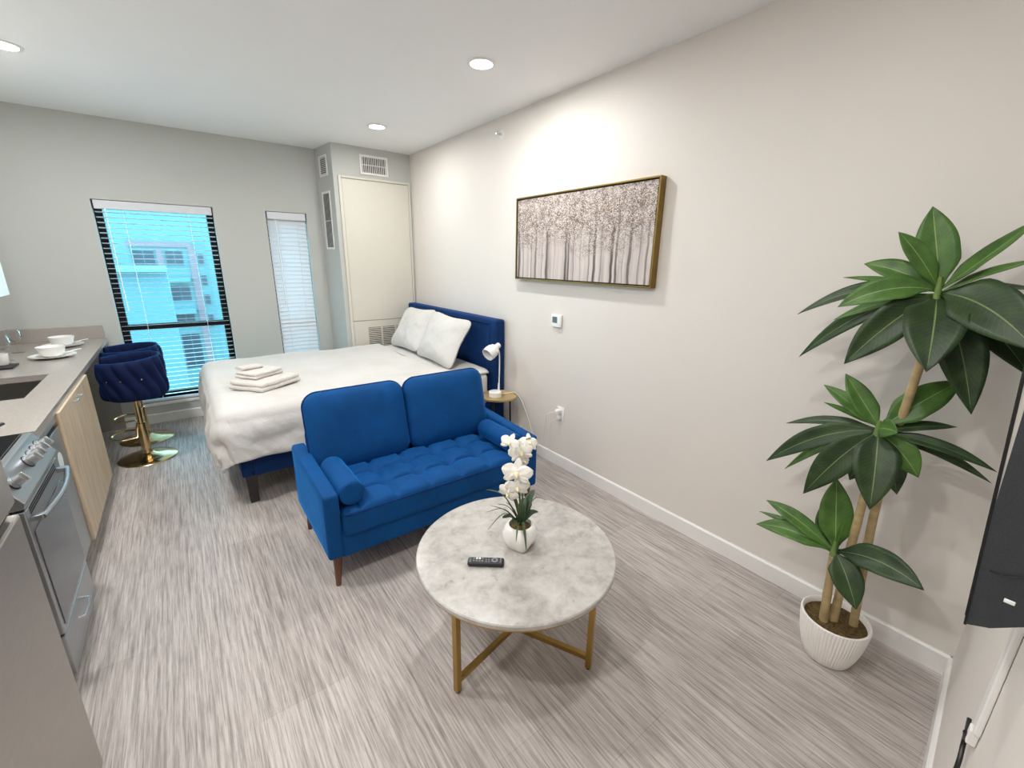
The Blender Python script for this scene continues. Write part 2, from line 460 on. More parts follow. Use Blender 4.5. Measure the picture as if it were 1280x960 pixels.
# venetian blinds
def blind(w, tilt, z_end, label, pitch=.043):
    a, b, z0, z1 = w; a += .012; b -= .012; yc = YF+.035
    root = thing('venetian_blind', label, 'blind', ((a+b)/2, yc, z1))
    MB().box((a, yc-.03, z1-.075), (b, yc+.03, z1-.004)).build('head_rail', 'slat', root, smooth=False, bevel=.004)
    m = MB(); z = z1-.1; c, s_ = cos(tilt)*.025, sin(tilt)*.025
    while z > z_end+.05:
        m.hexa([(a, yc-c, z-s_-.0012), (b, yc-c, z-s_-.0012), (b, yc+c, z+s_-.0012), (a, yc+c, z+s_-.0012),
                (a, yc-c, z-s_+.0012), (b, yc-c, z-s_+.0012), (b, yc+c, z+s_+.0012), (a, yc+c, z+s_+.0012)])
        z -= pitch
    m.build('slats', 'slat', root, smooth=False)
    MB().box((a, yc-.026, z_end+.003), (b, yc+.026, z_end+.025)).build('bottom_rail', 'slat', root, smooth=False, bevel=.004)
    for fx in ((.22, .78) if b-a > .6 else (.25, .75)):
        x = a+(b-a)*fx
        m = MB()
        for dy in (-.0265, .0265): m.cyl((x, yc+dy, z_end+.02), (x, yc+dy, z1-.07), .0011, n=6)
        m.build('ladder_cord', 'cord_white', root)
    x = a+.07
    MB().cyl((x, yc-.035, z1-.07), (x+.005, yc-.036, z1-.95), .004, n=8).build('tilt_wand', 'plastic', root)
    return root
blind(W1, radians(-6), W1[2], 'white venetian blind with open slats in the wide left window')
blind(W2, radians(66), W2[2], 'white venetian blind with closed slats in the narrow right window')

# closet door panel with grille
root = thing('door_1', '', 'door', (CX, CY, 0)); del root['label']; del root['category']; root['kind'] = 'structure'
xa, xb, zt = 1.462, 2.235, 2.40
m = MB()
m.box((xa, CY-.022, 0), (xa+.03, CY, zt)).box((xb-.02, CY-.022, 0), (xb, CY, zt)).box((xa+.03, CY-.022, zt-.022), (xb-.02, CY, zt))
m.build('door_frame', 'cream', root, smooth=False, bevel=.003)
MB().box((xa+.033, CY-.014, .925), (xb-.023, CY, zt-.026)).build('upper_panel', 'cream', root, smooth=False, bevel=.002)
MB().box((xa+.033, CY-.014, .02), (xb-.023, CY, .918)).build('lower_panel', 'cream', root, smooth=False, bevel=.002)
for i in range(3):
    gx = 1.655+i*.165
    g = MB().box((gx, CY-.016, .60), (gx+.145, CY-.0135, .842)).build('grille', 'dark', root, smooth=False)
    m = MB()
    for k in range(12): m.box((gx-.004, CY-.02, .60+k*.0205), (gx+.149, CY-.0135, .611+k*.0205))
    m.build('louvre', 'cream', g, smooth=False)

# air vents
def vent(label, c, ex, w, h, nx, vertical, t=.012, fw_=.0035, fd_=.009):
    ex = V(ex).normalized(); ez = V((0, 0, 1)); ey = ex.cross(ez)   # ey points out of the wall
    if ey.dot(CAM-V(c)) < 0: ey = -ey
    c = V(c); root = thing('air_vent', label, 'vent', c)
    def bx(m, x0, x1, z0, z1, y0, y1):
        P = lambda x, y, z: c+ex*x+ey*y+ez*z
        m.hexa([P(x0, y0, z0), P(x1, y0, z0), P(x1, y1, z0), P(x0, y1, z0), P(x0, y0, z1), P(x1, y0, z1), P(x1, y1, z1), P(x0, y1, z1)])
    f = .022; m = MB()
    bx(m, -w/2, -w/2+f, -h/2, h/2, 0, t); bx(m, w/2-f, w/2, -h/2, h/2, 0, t); bx(m, -w/2+f, w/2-f, -h/2, -h/2+f, 0, t); bx(m, -w/2+f, w/2-f, h/2-f, h/2, 0, t)
    m.build('vent_frame', 'white', root, smooth=False, bevel=.003)
    m = MB(); bx(m, -w/2+f, w/2-f, -h/2+f, h/2-f, .0005, .002); m.build('backing', 'dark', root, smooth=False)
    m = MB()
    for i in range(nx):
        if vertical:
            u = -w/2+f+(i+.5)*(w-2*f)/nx; bx(m, u-fw_, u+fw_, -h/2+f, h/2-f, .003, fd_)
        else:
            u = -h/2+f+(i+.5)*(h-2*f)/nx; bx(m, -w/2+f, w/2-f, u-.003, u+.003, .003, .006)
    if vertical: bx(m, -w/2+f, w/2-f, -.003, .003, .003, .008)
    m.build('fins', 'white', root, smooth=False)
    return root
vent('white supply vent above the cream closet panel', (1.846, CY, 2.527), (1, 0, 0), .30, .19, 13, True)
ds = V((CXF-CX, YF-CY, 0)).normalized()
pt = lambda y, z: (CX+(CXF-CX)*(y-CY)/(YF-CY), y, z)
vent('small square return vent high on the closet side wall', pt(5.09, 2.50), ds, .20, .20, 9, False)
vent('tall slim return vent lower on the closet side wall', pt(5.09, 1.97), ds, .21, .58, 7, True, .010, .0025, .0035)

# recessed ceiling lights
def downlight(x, y, label, gain=1.):
    root = thing('recessed_light', label, 'ceiling light', (x, y, ZC), 'recessed ceiling lights')
    MB().lathe([(.082, 0), (.082, -.006), (.074, -.009), (.066, -.008), (.064, -.002), (.064, 0)], (x, y, ZC), 32, False, False).build('trim_ring', 'white', root)
    MB().lathe([(.0645, -.004), (.04, -.0065), (.01, -.007)], (x, y, ZC), 32, True, True).build('lens', 'lens', root)
    ld = bpy.data.lights.new('lamp', 'AREA'); ld.shape = 'DISK'; ld.size = .13; ld.energy = LAMP_W*gain; ld.color = (1, .995, .985)
    lo = bpy.data.objects.new('lamp', ld); COL.objects.link(lo); lo.parent = root; lo.location = (0, 0, -.02)
    ld.spread = radians(180)
LAMP_W = 13
downlight(1.60, 2.44, 'round recessed ceiling light above the sofa, largest in view', .76)
downlight(1.587, 4.06, 'round recessed ceiling light above the bed, near the closet vent', .46)
downlight(.85, .62, 'added unseen fill light in the ceiling between the coffee table and the television', .40)  # fill lamp added out of view to lift the upper right wall
downlight(-.56, 3.905, 'round recessed ceiling light cut by the left photo edge, above the kitchen', .7)
downlight(-.56, 2.30, 'round recessed ceiling light above the cooktop')
downlight(-.56, .70, 'round recessed ceiling light beside the refrigerator', .9)

# ================================================================== OUTSIDE THE WINDOW
def facade(name, label, x0, x1, y, z0, z1, depth, body, wins, brown=(), slabs=()):
    root = thing(name, label, 'building', ((x0+x1)/2, y, z0))
    MB().box((x0, y, z0), (x1, y+depth, z1)).build('facade_wall', body, root, smooth=False)
    for a, b, c, d in wins:
        f = MB().box((a, y-.05, c), (b, y+.02, d)).build('facade_window', 'facade_light', root, smooth=False)
        n = max(1, round((b-a)/.75)); m = MB()
        for i in range(n):
            u0 = a+.06+(b-a-.06)*i/n; u1 = a+(b-a-.06)*(i+1)/n; m.box((u0, y-.07, c+.08), (u1, y-.045, d-.08))
        m.build('pane', 'facade_window', f, smooth=False)
    for a, b, c, d in brown: MB().box((a, y-.12, c), (b, y+.02, d)).build('cladding_panel', 'facade_brown', root, smooth=False)
    for a, b, c, d in slabs: MB().box((a, y-.9, c), (b, y+.02, d)).build('balcony', 'facade_light', root, smooth=False)
    return root
K = 60/16.
R4 = lambda L: [(a*K, b*K, 1.6+(c-1.6)*K, 1.6+(d-1.6)*K) for a, b, c, d in L]
facade('apartment_building', 'apartment block with window bands and terracotta panels seen through the blind', -3.5, 3.2, 60, -16, 2.95, 8, 'facade',
       R4([(-.85, -.36, 1.29, 1.72), (-.14, .28, 1.29, 1.72), (-.17, .31, .29, .76), (-.85, -.42, -.46, -.03), (-.16, .30, -.46, -.03), (-.13, .34, -1.7, -.64), (.60, .76, 1.3, 1.66), (.60, .76, .72, 1.05), (.60, .76, .15, .5), (.60, .76, -.5, -.1)]),
       R4([(-.92, .50, 1.80, 1.94), (-.33, -.18, 1.27, 1.74), (-.40, -.18, -.46, -.03), (.40, .56, -3.2, 1.80)]), R4([(-.17, .34, .86, .98), (-.17, .34, -.05, .09)]))
facade('annex_building', 'low white block standing before the apartment block', -7.5, -.45, 40, -16, .70, 8, 'facade_cool', [], (), [(-7.5, -.40, .45, .72)])
facade('sky_standin_tower', 'plain pale tower added in place of hazy sky, filling the upper window behind the apartment block', -34, 30, 84, -16, 26, 8, 'facade_light', [(-28+6*k, -25+6*k, 3.2+4*q, 5+4*q) for k in range(9) for q in range(4) if abs(-26.5+6*k) > 9])  # made-up tower, its pale colour stands in for the hazy sky
MB().box((-60, YF+3, -16.2), (60, 100, -16)).build('street', 'street', smooth=False, kind='structure')

# ================================================================== KITCHEN
ZK, XF = .87, -.576                # worktop height and front edge
KY0, KY1 = 2.585, YF               # worktop run
SX0, SX1, SY0, SY1 = -1.09, -.725, 3.24, 3.84   # sink cut-out
root = thing('worktop', 'grey quartz worktop with upstand ending at the far wall', 'worktop', (XF, KY0, ZK-.035))
m = MB()
zb = ZK-.035
XLk = XL+.002
m.box((XLk, KY0, zb), (XF, SY0, ZK)); m.box((XLk, SY1, zb), (XF, KY1-.022, ZK)); m.box((XLk, SY0, zb), (SX0, SY1, ZK)); m.box((SX1, SY0, zb), (XF, SY1, ZK))
m.build('slab', 'counter', root, smooth=False)
MB().box((XL+.003, YF-.022, ZK), (XF-.012, YF-.002, .985)).build('upstand', 'counter', root, smooth=False, bevel=.002)
MB().box((XL+.02, YF-.03, .0), (XF-.02, YF-.002, zb)).build('end_support', 'counter', root, smooth=False)
# sink
root = thing('kitchen_sink', 'rectangular stainless undermount sink set into the worktop', 'sink', ((SX0+SX1)/2, (SY0+SY1)/2, ZK-.2))
m = MB(); t = .006
ix0, ix1, iy0, iy1 = SX0+.003, SX1-.003, SY0+.003, SY1-.003; zf = ZK-.2
m.box((ix0, iy0, zf), (ix1, iy1, zf+t)); m.box((ix0, iy0, zf+t), (ix0+t, iy1, zb-.0005)); m.box((ix1-t, iy0, zf+t), (ix1, iy1, zb-.0005))
m.box((ix0+t, iy0, zf+t), (ix1-t, iy0+t, zb-.0005)); m.box((ix0+t, iy1-t, zf+t), (ix1-t, iy1, zb-.0005))
m.build('basin', 'steel_dark', root, smooth=False)
MB().lathe([(.045, .0), (.045, .003), (.03, .004), (.026, .001)], ((SX0+SX1)/2, (SY0+SY1)/2, zf+t), 24).build('drain', 'chrome', root)

# base cabinet with oak doors
CB0, CB1, XD = 2.975, 3.885, -.565
root = thing('base_cabinet', 'pale oak base cabinet with toe kick under the sink', 'cabinet', (XD, (CB0+CB1)/2, 0))
m = MB().box((XL+.01, CB0, .1), (XD-.022, CB0+.018, zb-.002)).box((XL+.01, CB1-.018, .1), (XD-.022, CB1, zb-.002)).box((XL+.01, CB0+.018, .1), (XD-.022, CB1-.018, .118)).box((XL+.01, CB0+.018, .118), (XL+.028, CB1-.018, zb-.002))
m.build('carcass', 'oak', root, smooth=False)
MB().box((XL+.01, CB0, 0), (XD-.085, CB1, .1)).build('toe_kick', 'counter', root, smooth=False)
ym = (CB0+CB1)/2-.06
def pull(par, y, z):
    m = MB()
    for dy in (-.02, .02): m.cyl((XD-.001, y+dy, z), (XD+.022, y+dy, z), .0035, n=8)
    m.cyl((XD+.022, y-.028, z), (XD+.022, y+.028, z), .0045, n=10); m.build('handle', 'chrome', par)
for a, b, hy in ((CB0, ym-.0015, ym-.05), (ym+.0015, CB1, ym+.05)):
    d = MB().box((XD-.02, a, .105), (XD, b, zb-.0015)).build('door', 'oak', root, smooth=False, bevel=.0015)
    pull(d, hy, zb-.03)
# slim dishwasher between range and cabinet
DX = -.578
root = thing('dishwasher', 'slim stainless dishwasher between the range and the oak cabinet', 'dishwasher', (DX, 2.78, 0))
MB().box((XL+.05, 2.592, .1), (DX-.03, 2.968, zb-.004)).build('body', 'dark', root, smooth=False)
MB().box((DX-.03, 2.594, .115), (DX, 2.966, .775)).build('door', 'steel', root, smooth=False, bevel=.004)
MB().box((DX-.03, 2.594, .797), (DX-.002, 2.966, zb-.006)).build('control_strip', 'steel', root, smooth=False, bevel=.003)
MB().box((DX-.029, 2.60, .776), (DX-.016, 2.96, .796)).build('handle_recess', 'black', root, smooth=False)
MB().box((XL+.05, 2.60, 0), (DX-.07, 2.96, .1)).build('toe_kick', 'dark', root, smooth=False)
m = MB(); ring = [V((DX+.0008, 2.83+.042*cos(i/24*2*pi), .635+.042*sin(i/24*2*pi))) for i in range(24)]
m.rings([[p-V((.0006, 0, 0)) for p in ring], ring]); m.build('sticker', 'sticker', root, smooth=False)

# range
RX, RY0, RY1 = -.535, 2.035, 2.568
root = thing('range', 'stainless slide-in range with black glass cooktop and control knobs', 'range', (RX, (RY0+RY1)/2, 0))
MB().box((XL+.03, RY0+.003, .03), (RX-.035, RY1-.003, .80)).build('body', 'steel', root, smooth=False)
for yy in (RY0+.04, RY1-.04):
    for xx in (XL+.1, RX-.09): MB().cyl((xx, yy, 0), (xx, yy, .03), .016, n=12).build('foot', 'black', root)
# control panel: slanted front
prof = [(RX-.045, 0, .755), (RX+.004, 0, .755), (RX+.008, 0, .775), (RX-.05, 0, .872), (RX-.075, 0, .872), (RX-.075, 0, .80), (RX-.045, 0, .80)]
cp = MB().prism([(x, RY0, z) for x, _, z in prof], (0, RY1-RY0, 0)).build('control_panel', 'steel', root, smooth=False, bevel=.003)
MB().box((XL+.03, RY0, .80), (RX-.078, RY1, .874)).build('cooktop', 'black_glass', root, smooth=False, bevel=.003)
MB().box((XL+.03, RY0+.004, .874), (XL+.055, RY1-.004, .905)).build('rear_trim', 'steel', root, smooth=False, bevel=.003)
m = MB()
for yy, xx, r in ((2.17, -.78, .08), (2.43, -.78, .095), (2.17, -1.05, .07), (2.43, -1.05, .08)):
    m.lathe([(r, .0), (r, .0004), (r-.004, .0004), (r-.004, 0)], (xx, yy, .874), 32, False, False)
m.build('burner_rings', 'button', root)
sl0, sl1 = V((RX+.008, 0, .775)), V((RX-.05, 0, .872)); sd = (sl1-sl0).normalized(); sn = V((-sd.z*-1, 0, sd.x*-1)) if False else V((sd.z, 0, -sd.x))
for i, yy in enumerate((RY0+.075, RY1-.25, RY1-.19, RY1-.13, RY1-.07)):
    c = sl0+(sl1-sl0)*.56+V((0, yy, 0))
    k = MB().cyl(c, c+sn*.012, .024, .023, 24).cyl(c+sn*.012, c+sn*.034, .019, .017, 24).build('knob', 'steel', root)
    mt = frame_mtx(c+sn*.036, (0, 1, 0), sd, sn)
    MB().rbox((0, 0, 0), (.010, .036, .016), .003, mtx=mt, nd=1, k=2).build('grip', 'chrome', k)
    MB().cyl(c-sn*.001, c+sn*.002, .027, n=24).build('bezel', 'black', k)
# oven door
od = MB().box((RX-.034, RY0+.004, .225), (RX, RY1-.004, .745)).build('oven_door', 'steel', root, smooth=False, bevel=.004)
MB().box((RX-.001, RY0+.03, .25), (RX+.003, RY1-.03, .655)).build('oven_window', plain('smoked_oven_glass', (88, 92, 98), .12, .5, var=.1), od, smooth=False, bevel=.002)
m = MB()
for k in range(3): m.box((RX-.001, RY0+.05, .712+k*.011), (RX+.0012, RY1-.06, .717+k*.011))
m.build('vent_slots', 'dark', od, smooth=False)
hp = []
for i in range(21):
    u = i/20; yy = RY0+.035+(RY1-RY0-.07)*u; hp.append(V((RX+.03+.022*sin(pi*u), yy, .70)))
MB().tube(hp, .0095, 12).build('door_handle', 'steel', od)
m = MB()
for yy in (RY0+.045, RY1-.045): m.box((RX-.002, yy-.013, .69), (RX+.032, yy+.013, .71))
m.build('handle_bracket', 'steel', od, smooth=False, bevel=.003)
dr = MB().box((RX-.034, RY0+.004, .035), (RX-.002, RY1-.004, .215)).build('drawer', 'steel', root, smooth=False, bevel=.004)
m = MB().tube([V((RX-.004, 2.23, .15)), V((RX+.018, 2.235, .15)), V((RX+.02, 2.30, .15)), V((RX+.018, 2.365, .15)), V((RX-.004, 2.37, .15))], .005, 8); m.build('drawer_handle', 'chrome', dr)

# refrigerator
FX, FY0, FY1 = -.42, .92, 1.565
root = thing('refrigerator', 'tall brushed stainless refrigerator cut by the lower left photo corner', 'refrigerator', (FX, (FY0+FY1)/2, 0))
MB().box((XL+.04, FY0+.004, .03), (FX-.05, FY1-.004, 1.72)).build('body', 'fridge', root, smooth=False, bevel=.004)
MB().box((FX-.047, FY0, .045), (FX, FY1, .945)).build('freezer_door', 'fridge', root, smooth=False, bevel=.006)
up_d = MB().box((FX-.047, FY0, .975), (FX, FY1, 1.72)).build('upper_door', 'fridge', root, smooth=False, bevel=.006)
MB().box((FX-.045, FY0+.01, .945), (FX-.02, FY1-.01, .975)).build('door_seal', 'black', root, smooth=False)
MB().box((FX-.3, FY0+.02, 0), (FX-.05, FY1-.02, .04)).build('kick_plate', 'black', root, smooth=False)
MB().tube([(FX-.002, FY0+.06, 1.05), (FX+.04, FY0+.06, 1.07), (FX+.04, FY0+.06, 1.5), (FX-.002, FY0+.06, 1.52)], .01, 10).build('handle', 'steel', up_d)

# wall cabinet
UX, UY1 = -.905, 4.40
root = thing('wall_cabinet', 'white wall cabinet hung above the worktop at the left edge', 'cabinet', (UX, 3.7, 1.335))
MB().box((XL+.001, 2.99, 1.335), (UX-.02, UY1, 2.15)).build('carcass', 'white', root, smooth=False)
for a, b in ((2.99, 3.458), (3.461, 3.928), (3.931, UY1)):
    MB().box((UX-.019, a, 1.325), (UX, b, 2.15)).build('door', 'white', root, smooth=False, bevel=.002)
MB().box((XL+.03, 3.1, 1.321), (UX-.05, 4.3, 1.334)).build('light_rail', 'button', root, smooth=False)

# tableware
def plate_set(x, y, zz, wh):
    lab = {'n': 'nearer', 'f': 'farther'}[wh]; side = {'n': 'nearer the sink', 'f': 'against the upstand'}[wh]
    p = MB().lathe([(.0, .004), (.07, .004), (.075, .006), (.125, .020), (.126, .023), (.120, .022), (.076, .010), (.0, .008)][1:-1] , (x, y, zz-.0032), 48).build('plate', 'porcelain')
    tag(p, 'white dinner plate under a bowl on the worktop, %s' % side, 'plate', 'white dinner plates')
    zz += .0072
    b = MB().lathe([(.036, .0), (.038, .004), (.054, .010), (.066, .028), (.073, .055), (.078, .071), (.0785, .075), (.0755, .075), (.070, .055), (.063, .03), (.048, .015), (.02, .011)], (x, y, zz), 48).build('bowl', 'porcelain')
    tag(b, 'deep white bowl on the dinner plate %s' % side, 'bowl', 'white bowls')
    d = V((.62, .5, 0)).normalized(); e = V((-d.y, d.x, 0)); a = V((x, y, zz))
    # porcelain spoon resting across the plate rim
    pts = [(.088, .017), (.11, .018), (.13, .0215), (.155, .024), (.178, .024)]
    wd = [.012, .011, .006, .006, .009]
    m = MB(); R = []
    for (u, h), w in zip(pts, wd):
        c = a+d*u+V((0, 0, h)); R.append([c+e*w, c+V((0, 0, .004)), c-e*w, c-V((0, 0, .001))])
    m.rings(R); o = m.build('spoon', 'porcelain'); tag(o, 'white porcelain spoon on the plate rim %s' % side, 'spoon', 'porcelain spoons')
plate_set(-.795, 4.45, ZK, 'n'); plate_set(-.81, 4.95, ZK, 'f')
def wine_glass(x, y, label):
    root = thing('wine_glass', label, 'wine glass', (x, y, ZK+.0008), 'wine glasses')
    MB().lathe([(.034, 0), (.034, .002), (.012, .006), (.0045, .014), (.004, .075)], (x, y, ZK+.0008), 32, True, True).build('stem', 'wine_glass', root)
    MB().lathe([(.004, .0755), (.02, .082), (.036, .105), (.041, .13), (.037, .16), (.032, .175), (.031, .175), (.036, .16), (.0395, .13), (.0345, .106), (.018, .084), (.003, .079)], (x, y, ZK+.0008), 40, True, True).build('glass_bowl', 'wine_glass', root)
wine_glass(-1.03, 4.80, 'clear wine glass standing nearest the far upstand')
wine_glass(-1.02, 4.45, 'clear wine glass in front of the other one, beside the cup')
root = tag(MB().lathe([(.03, 0), (.036, .01), (.04, .075), (.037, .075), (.033, .012), (.01, .008)], (-1.0, 4.24, ZK+.0135), 32).build('cup', 'porcelain'), 'white cup on the black tray at the left edge', 'cup')
o = MB().rbox((-1.03, 4.2, ZK+.0065), (.2, .16, .012), .005, nd=2, k=2).build('tray', 'black'); tag(o, 'small black tray on the worktop behind the sink', 'tray')
# frying pan on the cooktop
root = thing('frying_pan', 'black frying pan with its handle towards the room on the cooktop', 'frying pan', (-.86, 2.30, .8745))
MB().lathe([(.085, 0), (.09, .003), (.115, .045), (.117, .047), (.112, .046), (.086, .006), (.02, .005)], (-.86, 2.30, .8755), 40).build('pan_body', 'black', root)
a, b = V((-.775, 2.375, .912)), V((-.635, 2.50, .945)); d = (b-a).normalized(); e = d.cross(V((0, 0, 1))).normalized(); n_ = e.cross(d)
m = MB(); R = []
for u, w, h in ((0, .012, .006), (.15, .009, .005), (.4, .012, .008), (.8, .014, .009), (1, .009, .006)):
    c = a+(b-a)*u; R.append([c+e*w*cos(q)+n_*h*sin(q) for q in [i*pi/6 for i in range(12)]])
m.rings(R); m.build('handle', 'black', root)

# ================================================================== BAR STOOLS
def make_stool(x, y):
    root = thing('bar_stool', 'navy velvet barrel bar stool with gold pedestal, nearer of the two', 'bar stool', (x, y, 0), 'gold pedestal bar stools')
    c = V((x, y, 0))
    MB().lathe([(.192, 0), (.195, .004), (.188, .010), (.12, .022), (.06, .034), (.036, .05), (.032, .075)], c, 48, True, True).build('base', 'gold', root)
    MB().lathe([(.031, .075), (.031, .30), (.026, .302), (.021, .304), (.021, .50)], c, 28, True, True).build('pole', 'gold', root)
    fr = []
    for i in range(25):
        a = radians(100+160*i/24); fr.append(c+V((.055+.19*cos(a)-.06, .15*sin(a), .215)))
    fr = [c+V((-.025, .02, .29))]+[c+V((-.03, .10, .215))]+fr[4:-4]+[c+V((-.03, -.10, .215)), c+V((-.025, -.02, .29))]
    MB().tube(fr, .0085, 8).build('foot_rest', 'gold', root)
    MB().lathe([(.021, .4995), (.09, .505), (.10, .512), (.10, .517)], c, 28, True, True).build('seat_plate', 'gold', root)
    MB().lathe([(.10, .5175), (.15, .519), (.168, .53), (.171, .60), (.16, .63), (.12, .645), (.05, .65)], c, 40, True, True).build('seat_cushion', 'velvet_navy', root)
    # woven barrel back: C-shaped band open towards the counter (-x), built of slanted padded bands
    m = MB(); nth = 192; nz = 17; A = radians(144)
    ro, ri = .212, .190
    def surf(th, v, inner):
        zt = .822 + .022*(.5+.5*cos(th))**1.5; zb_ = .54 - .015*cos(th)
        z = zb_+(zt-zb_)*v
        q = (th/(2*A)*12 + (.62*sin(pi*(v-.5)))*(1 if not inner else -1)) % 1.
        puff = abs(sin(pi*q))**.6
        seam = abs(sin(pi*(2*v)))**.5 if v not in (0, 1) else 0
        r = (ro+.025*puff*(.6+.4*seam)-.008) if not inner else (ri-.008*puff)
        ed = sqrt(max(0, 1-abs(2*v-1)**6)); mid = (ro+ri)/2; r = mid+(r-mid)*(.35+.65*ed)
        en = min(1, (A-abs(th))/radians(7)); r = mid+(r-mid)*(.15+.85*sqrt(max(0, 1-(1-en)**2)))
        return c+V((r*cos(th), r*sin(th)*1.06, z))
    ths = [-A+2*A*i/nth for i in range(nth+1)]
    ring = []
    for th in ths:
        ring.append([surf(th, k/nz, False) for k in range(nz+1)]+[surf(th, k/nz, True) for k in range(nz, -1, -1)])
    m.rings(ring, True, True); m.build('barrel_back', 'velvet_navy', root, angle=80)
    top = [surf(th, 1, False)*.5+surf(th, 1, True)*.5 for th in ths]
    MB().tube(top, .0075, 8).build('top_piping', 'velvet_bed', root)  # lighter velvet puts the rim highlight into the piping colour
    for th in (-2.15, -1.75, -1.2):
        p = surf(th, .55, False); dn = V((cos(th), sin(th), 0))
        MB().cyl(p-dn*.004, p+dn*.005, .007, .005, 12).build('stud', 'gold', root)
    return root
st = make_stool(-.40, 4.375)
s2 = copy_tree(st); s2.location = (-.42, 4.865, 0); s2['label'] = 'navy velvet barrel bar stool with gold pedestal, farther one by the window'

# ================================================================== BED
BX0, BX1, BY0, BY1 = .15, 2.13, 3.075, 4.72
root = thing('bed', 'blue velvet upholstered bed with low legs and tall headboard', 'bed', (1.15, 3.9, 0))
fr_ = 'velvet_bed'
MB().rbox(((BX0+.03), (BY0+BY1)/2, .275), (.06, BY1-BY0, .15), .012, nd=6, k=2).build('foot_rail', fr_, root)
for y in (BY0+.03, BY1-.03): MB().rbox(((BX0+BX1)/2+.03, y, .275), (BX1-BX0-.07, .06, .15), .012, nd=6, k=2).build('side_rail', fr_, root)
for x in (BX0+.05, BX1-.06):
    for y in (BY0+.05, BY1-.05):
        MB().rings([[(x+dx*.026, y+dy*.026, 0) for dx, dy in ((-1, -1), (1, -1), (1, 1), (-1, 1))], [(x+dx*.034, y+dy*.034, .205) for dx, dy in ((-1, -1), (1, -1), (1, 1), (-1, 1))]]).build('leg', 'ebony', root, smooth=False, bevel=.003)
MB().rbox(((BX0+BX1)/2, (BY0+BY1)/2, .48), (BX1-BX0-.06, BY1-BY0-.03, .30), .05, nd=8, k=3).build('mattress', 'linen', root)
HY0, HY1 = 3.06, 4.865
def hb(q):
    if q.x < -.02:
        for ys in (-.68, -.34, 0, .34, .68):
            pass
        q.x += .012*exp(-((abs(q.y)-.75)/.012)**2)
    return q
MB().rbox((2.195, (HY0+HY1)/2, .60), (.105, HY1-HY0, 1.0), .022, fn=hb, nd=60, k=2).build('headboard', fr_, root)
m = MB()
for k in range(1, 9): pass
for y in (HY0+.09, HY1-.09): m.tube([(2.1415, y, .16), (2.1415, y, 1.06)], .006, 6)
m.tube([(2.1415, HY0+.09, 1.06), (2.1415, HY1-.09, 1.06)], .006, 6)
m.build('headboard_welt', fr_, root)

# duvet draped over mattress
def drape(xa, xb, ya, yb, top, r, hx, hyn, hyf, name, label, cat, th=.022, seed=0, amp=.012):
    "cloth lying on the rectangle, hanging hx over the foot (-x), hyn over y=ya and hyf over y=yb"
    def pos(s, t):
        px_, py_ = max(s, xa+r), min(max(t, ya+r), yb-r)
        e = V((s-px_, t-py_, 0)); d = e.length
        z = top; p = V((px_, py_, 0)); arc = r*pi/2
        w = fbm((s*2.3+seed, t*2.3, 0)); w2 = fbm((s*6, t*6, 3.+seed)); w3 = abs(fbm((s*3.1+9, t*4.4, 7+seed)))
        if d < 1e-6: p.z = z+amp*w+.004*w2-.012*max(0, .35-w3)
        else:
            n = e/d
            if d < arc: a = d/r; p += n*(r*sin(a)); p.z = z-r*(1-cos(a))+amp*w*(1-a/1.6)+.004*w2
            else:
                h = d-arc; along = s if abs(n.y) > abs(n.x) else t
                cr = exp(-((s-xa)**2+(t-ya)**2)/.12); fold = sin(along*19+3*w)*.012*min(1, h/.12)+.02*w*min(1, h/.1)+.011*w2+cr*.022*min(1, h/.05)*(1-abs(noise.noise(V((s*9+t*9, (s-t)*2.2, 1)))*2.2))
                p += n*(r+.012+.02*min(1, h/.2)+fold); p.z = z-r-h*(1-.0)+.0*w
        return p
    ns, nt = 110, 120
    s0, s1 = xa-hx, xb; t0, t1 = ya-hyn, yb+hyf
    P = []
    for i in range(ns+1):
        row = []
        for j in range(nt+1):
            s = s0+(s1-s0)*i/ns; t = t0+(t1-t0)*j/nt
            # shorten the corner so the hem stays level
            ex = max(0, xa-s); ey = max(0, ya-t, t-yb)
            if ex > 0 and ey > 0:
                k = max(ex, ey)/sqrt(ex*ex+ey*ey); k = k+(1-k)*.06
                s = xa-ex*k; t = (ya-ey*k) if t < ya else (yb+ey*k)
            row.append(pos(s, t))
        P.append(row)
    o = MB().grid(P).build(name, 'linen')
    sm = o.modifiers.new('solid', 'SOLIDIFY'); sm.thickness = th; sm.offset = 0
    sb = o.modifiers.new('sub', 'SUBSURF'); sb.levels = 0; sb.render_levels = 1
    tag(o, label, cat); return o
drape(.065, 1.70, 3.030, 4.755, .668, .075, .31, .285, .30, 'duvet', 'white rumpled duvet spread over the bed, hanging over the foot', 'duvet')
# folded-back sheet band near the pillows
def band():
    P = []
    for i in range(25):
        row = []
        for j in range(81):
            s = 1.722+.375*i/24; t = 3.095+(4.70-3.095)*j/80
            e = min(t-3.085, 4.71-t); z = .654+.004*fbm((s*5, t*3, 9)) - (.03*(1-min(1, e/.07))**2)
            row.append(V((s, t, z)))
        P.append(row)
    o = MB().grid(P).build('top_sheet', 'linen'); sm = o.modifiers.new('solid', 'SOLIDIFY'); sm.thickness = .012; sm.offset = 0
    tag(o, 'white top sheet band across the bed below the pillows', 'sheet')
band()
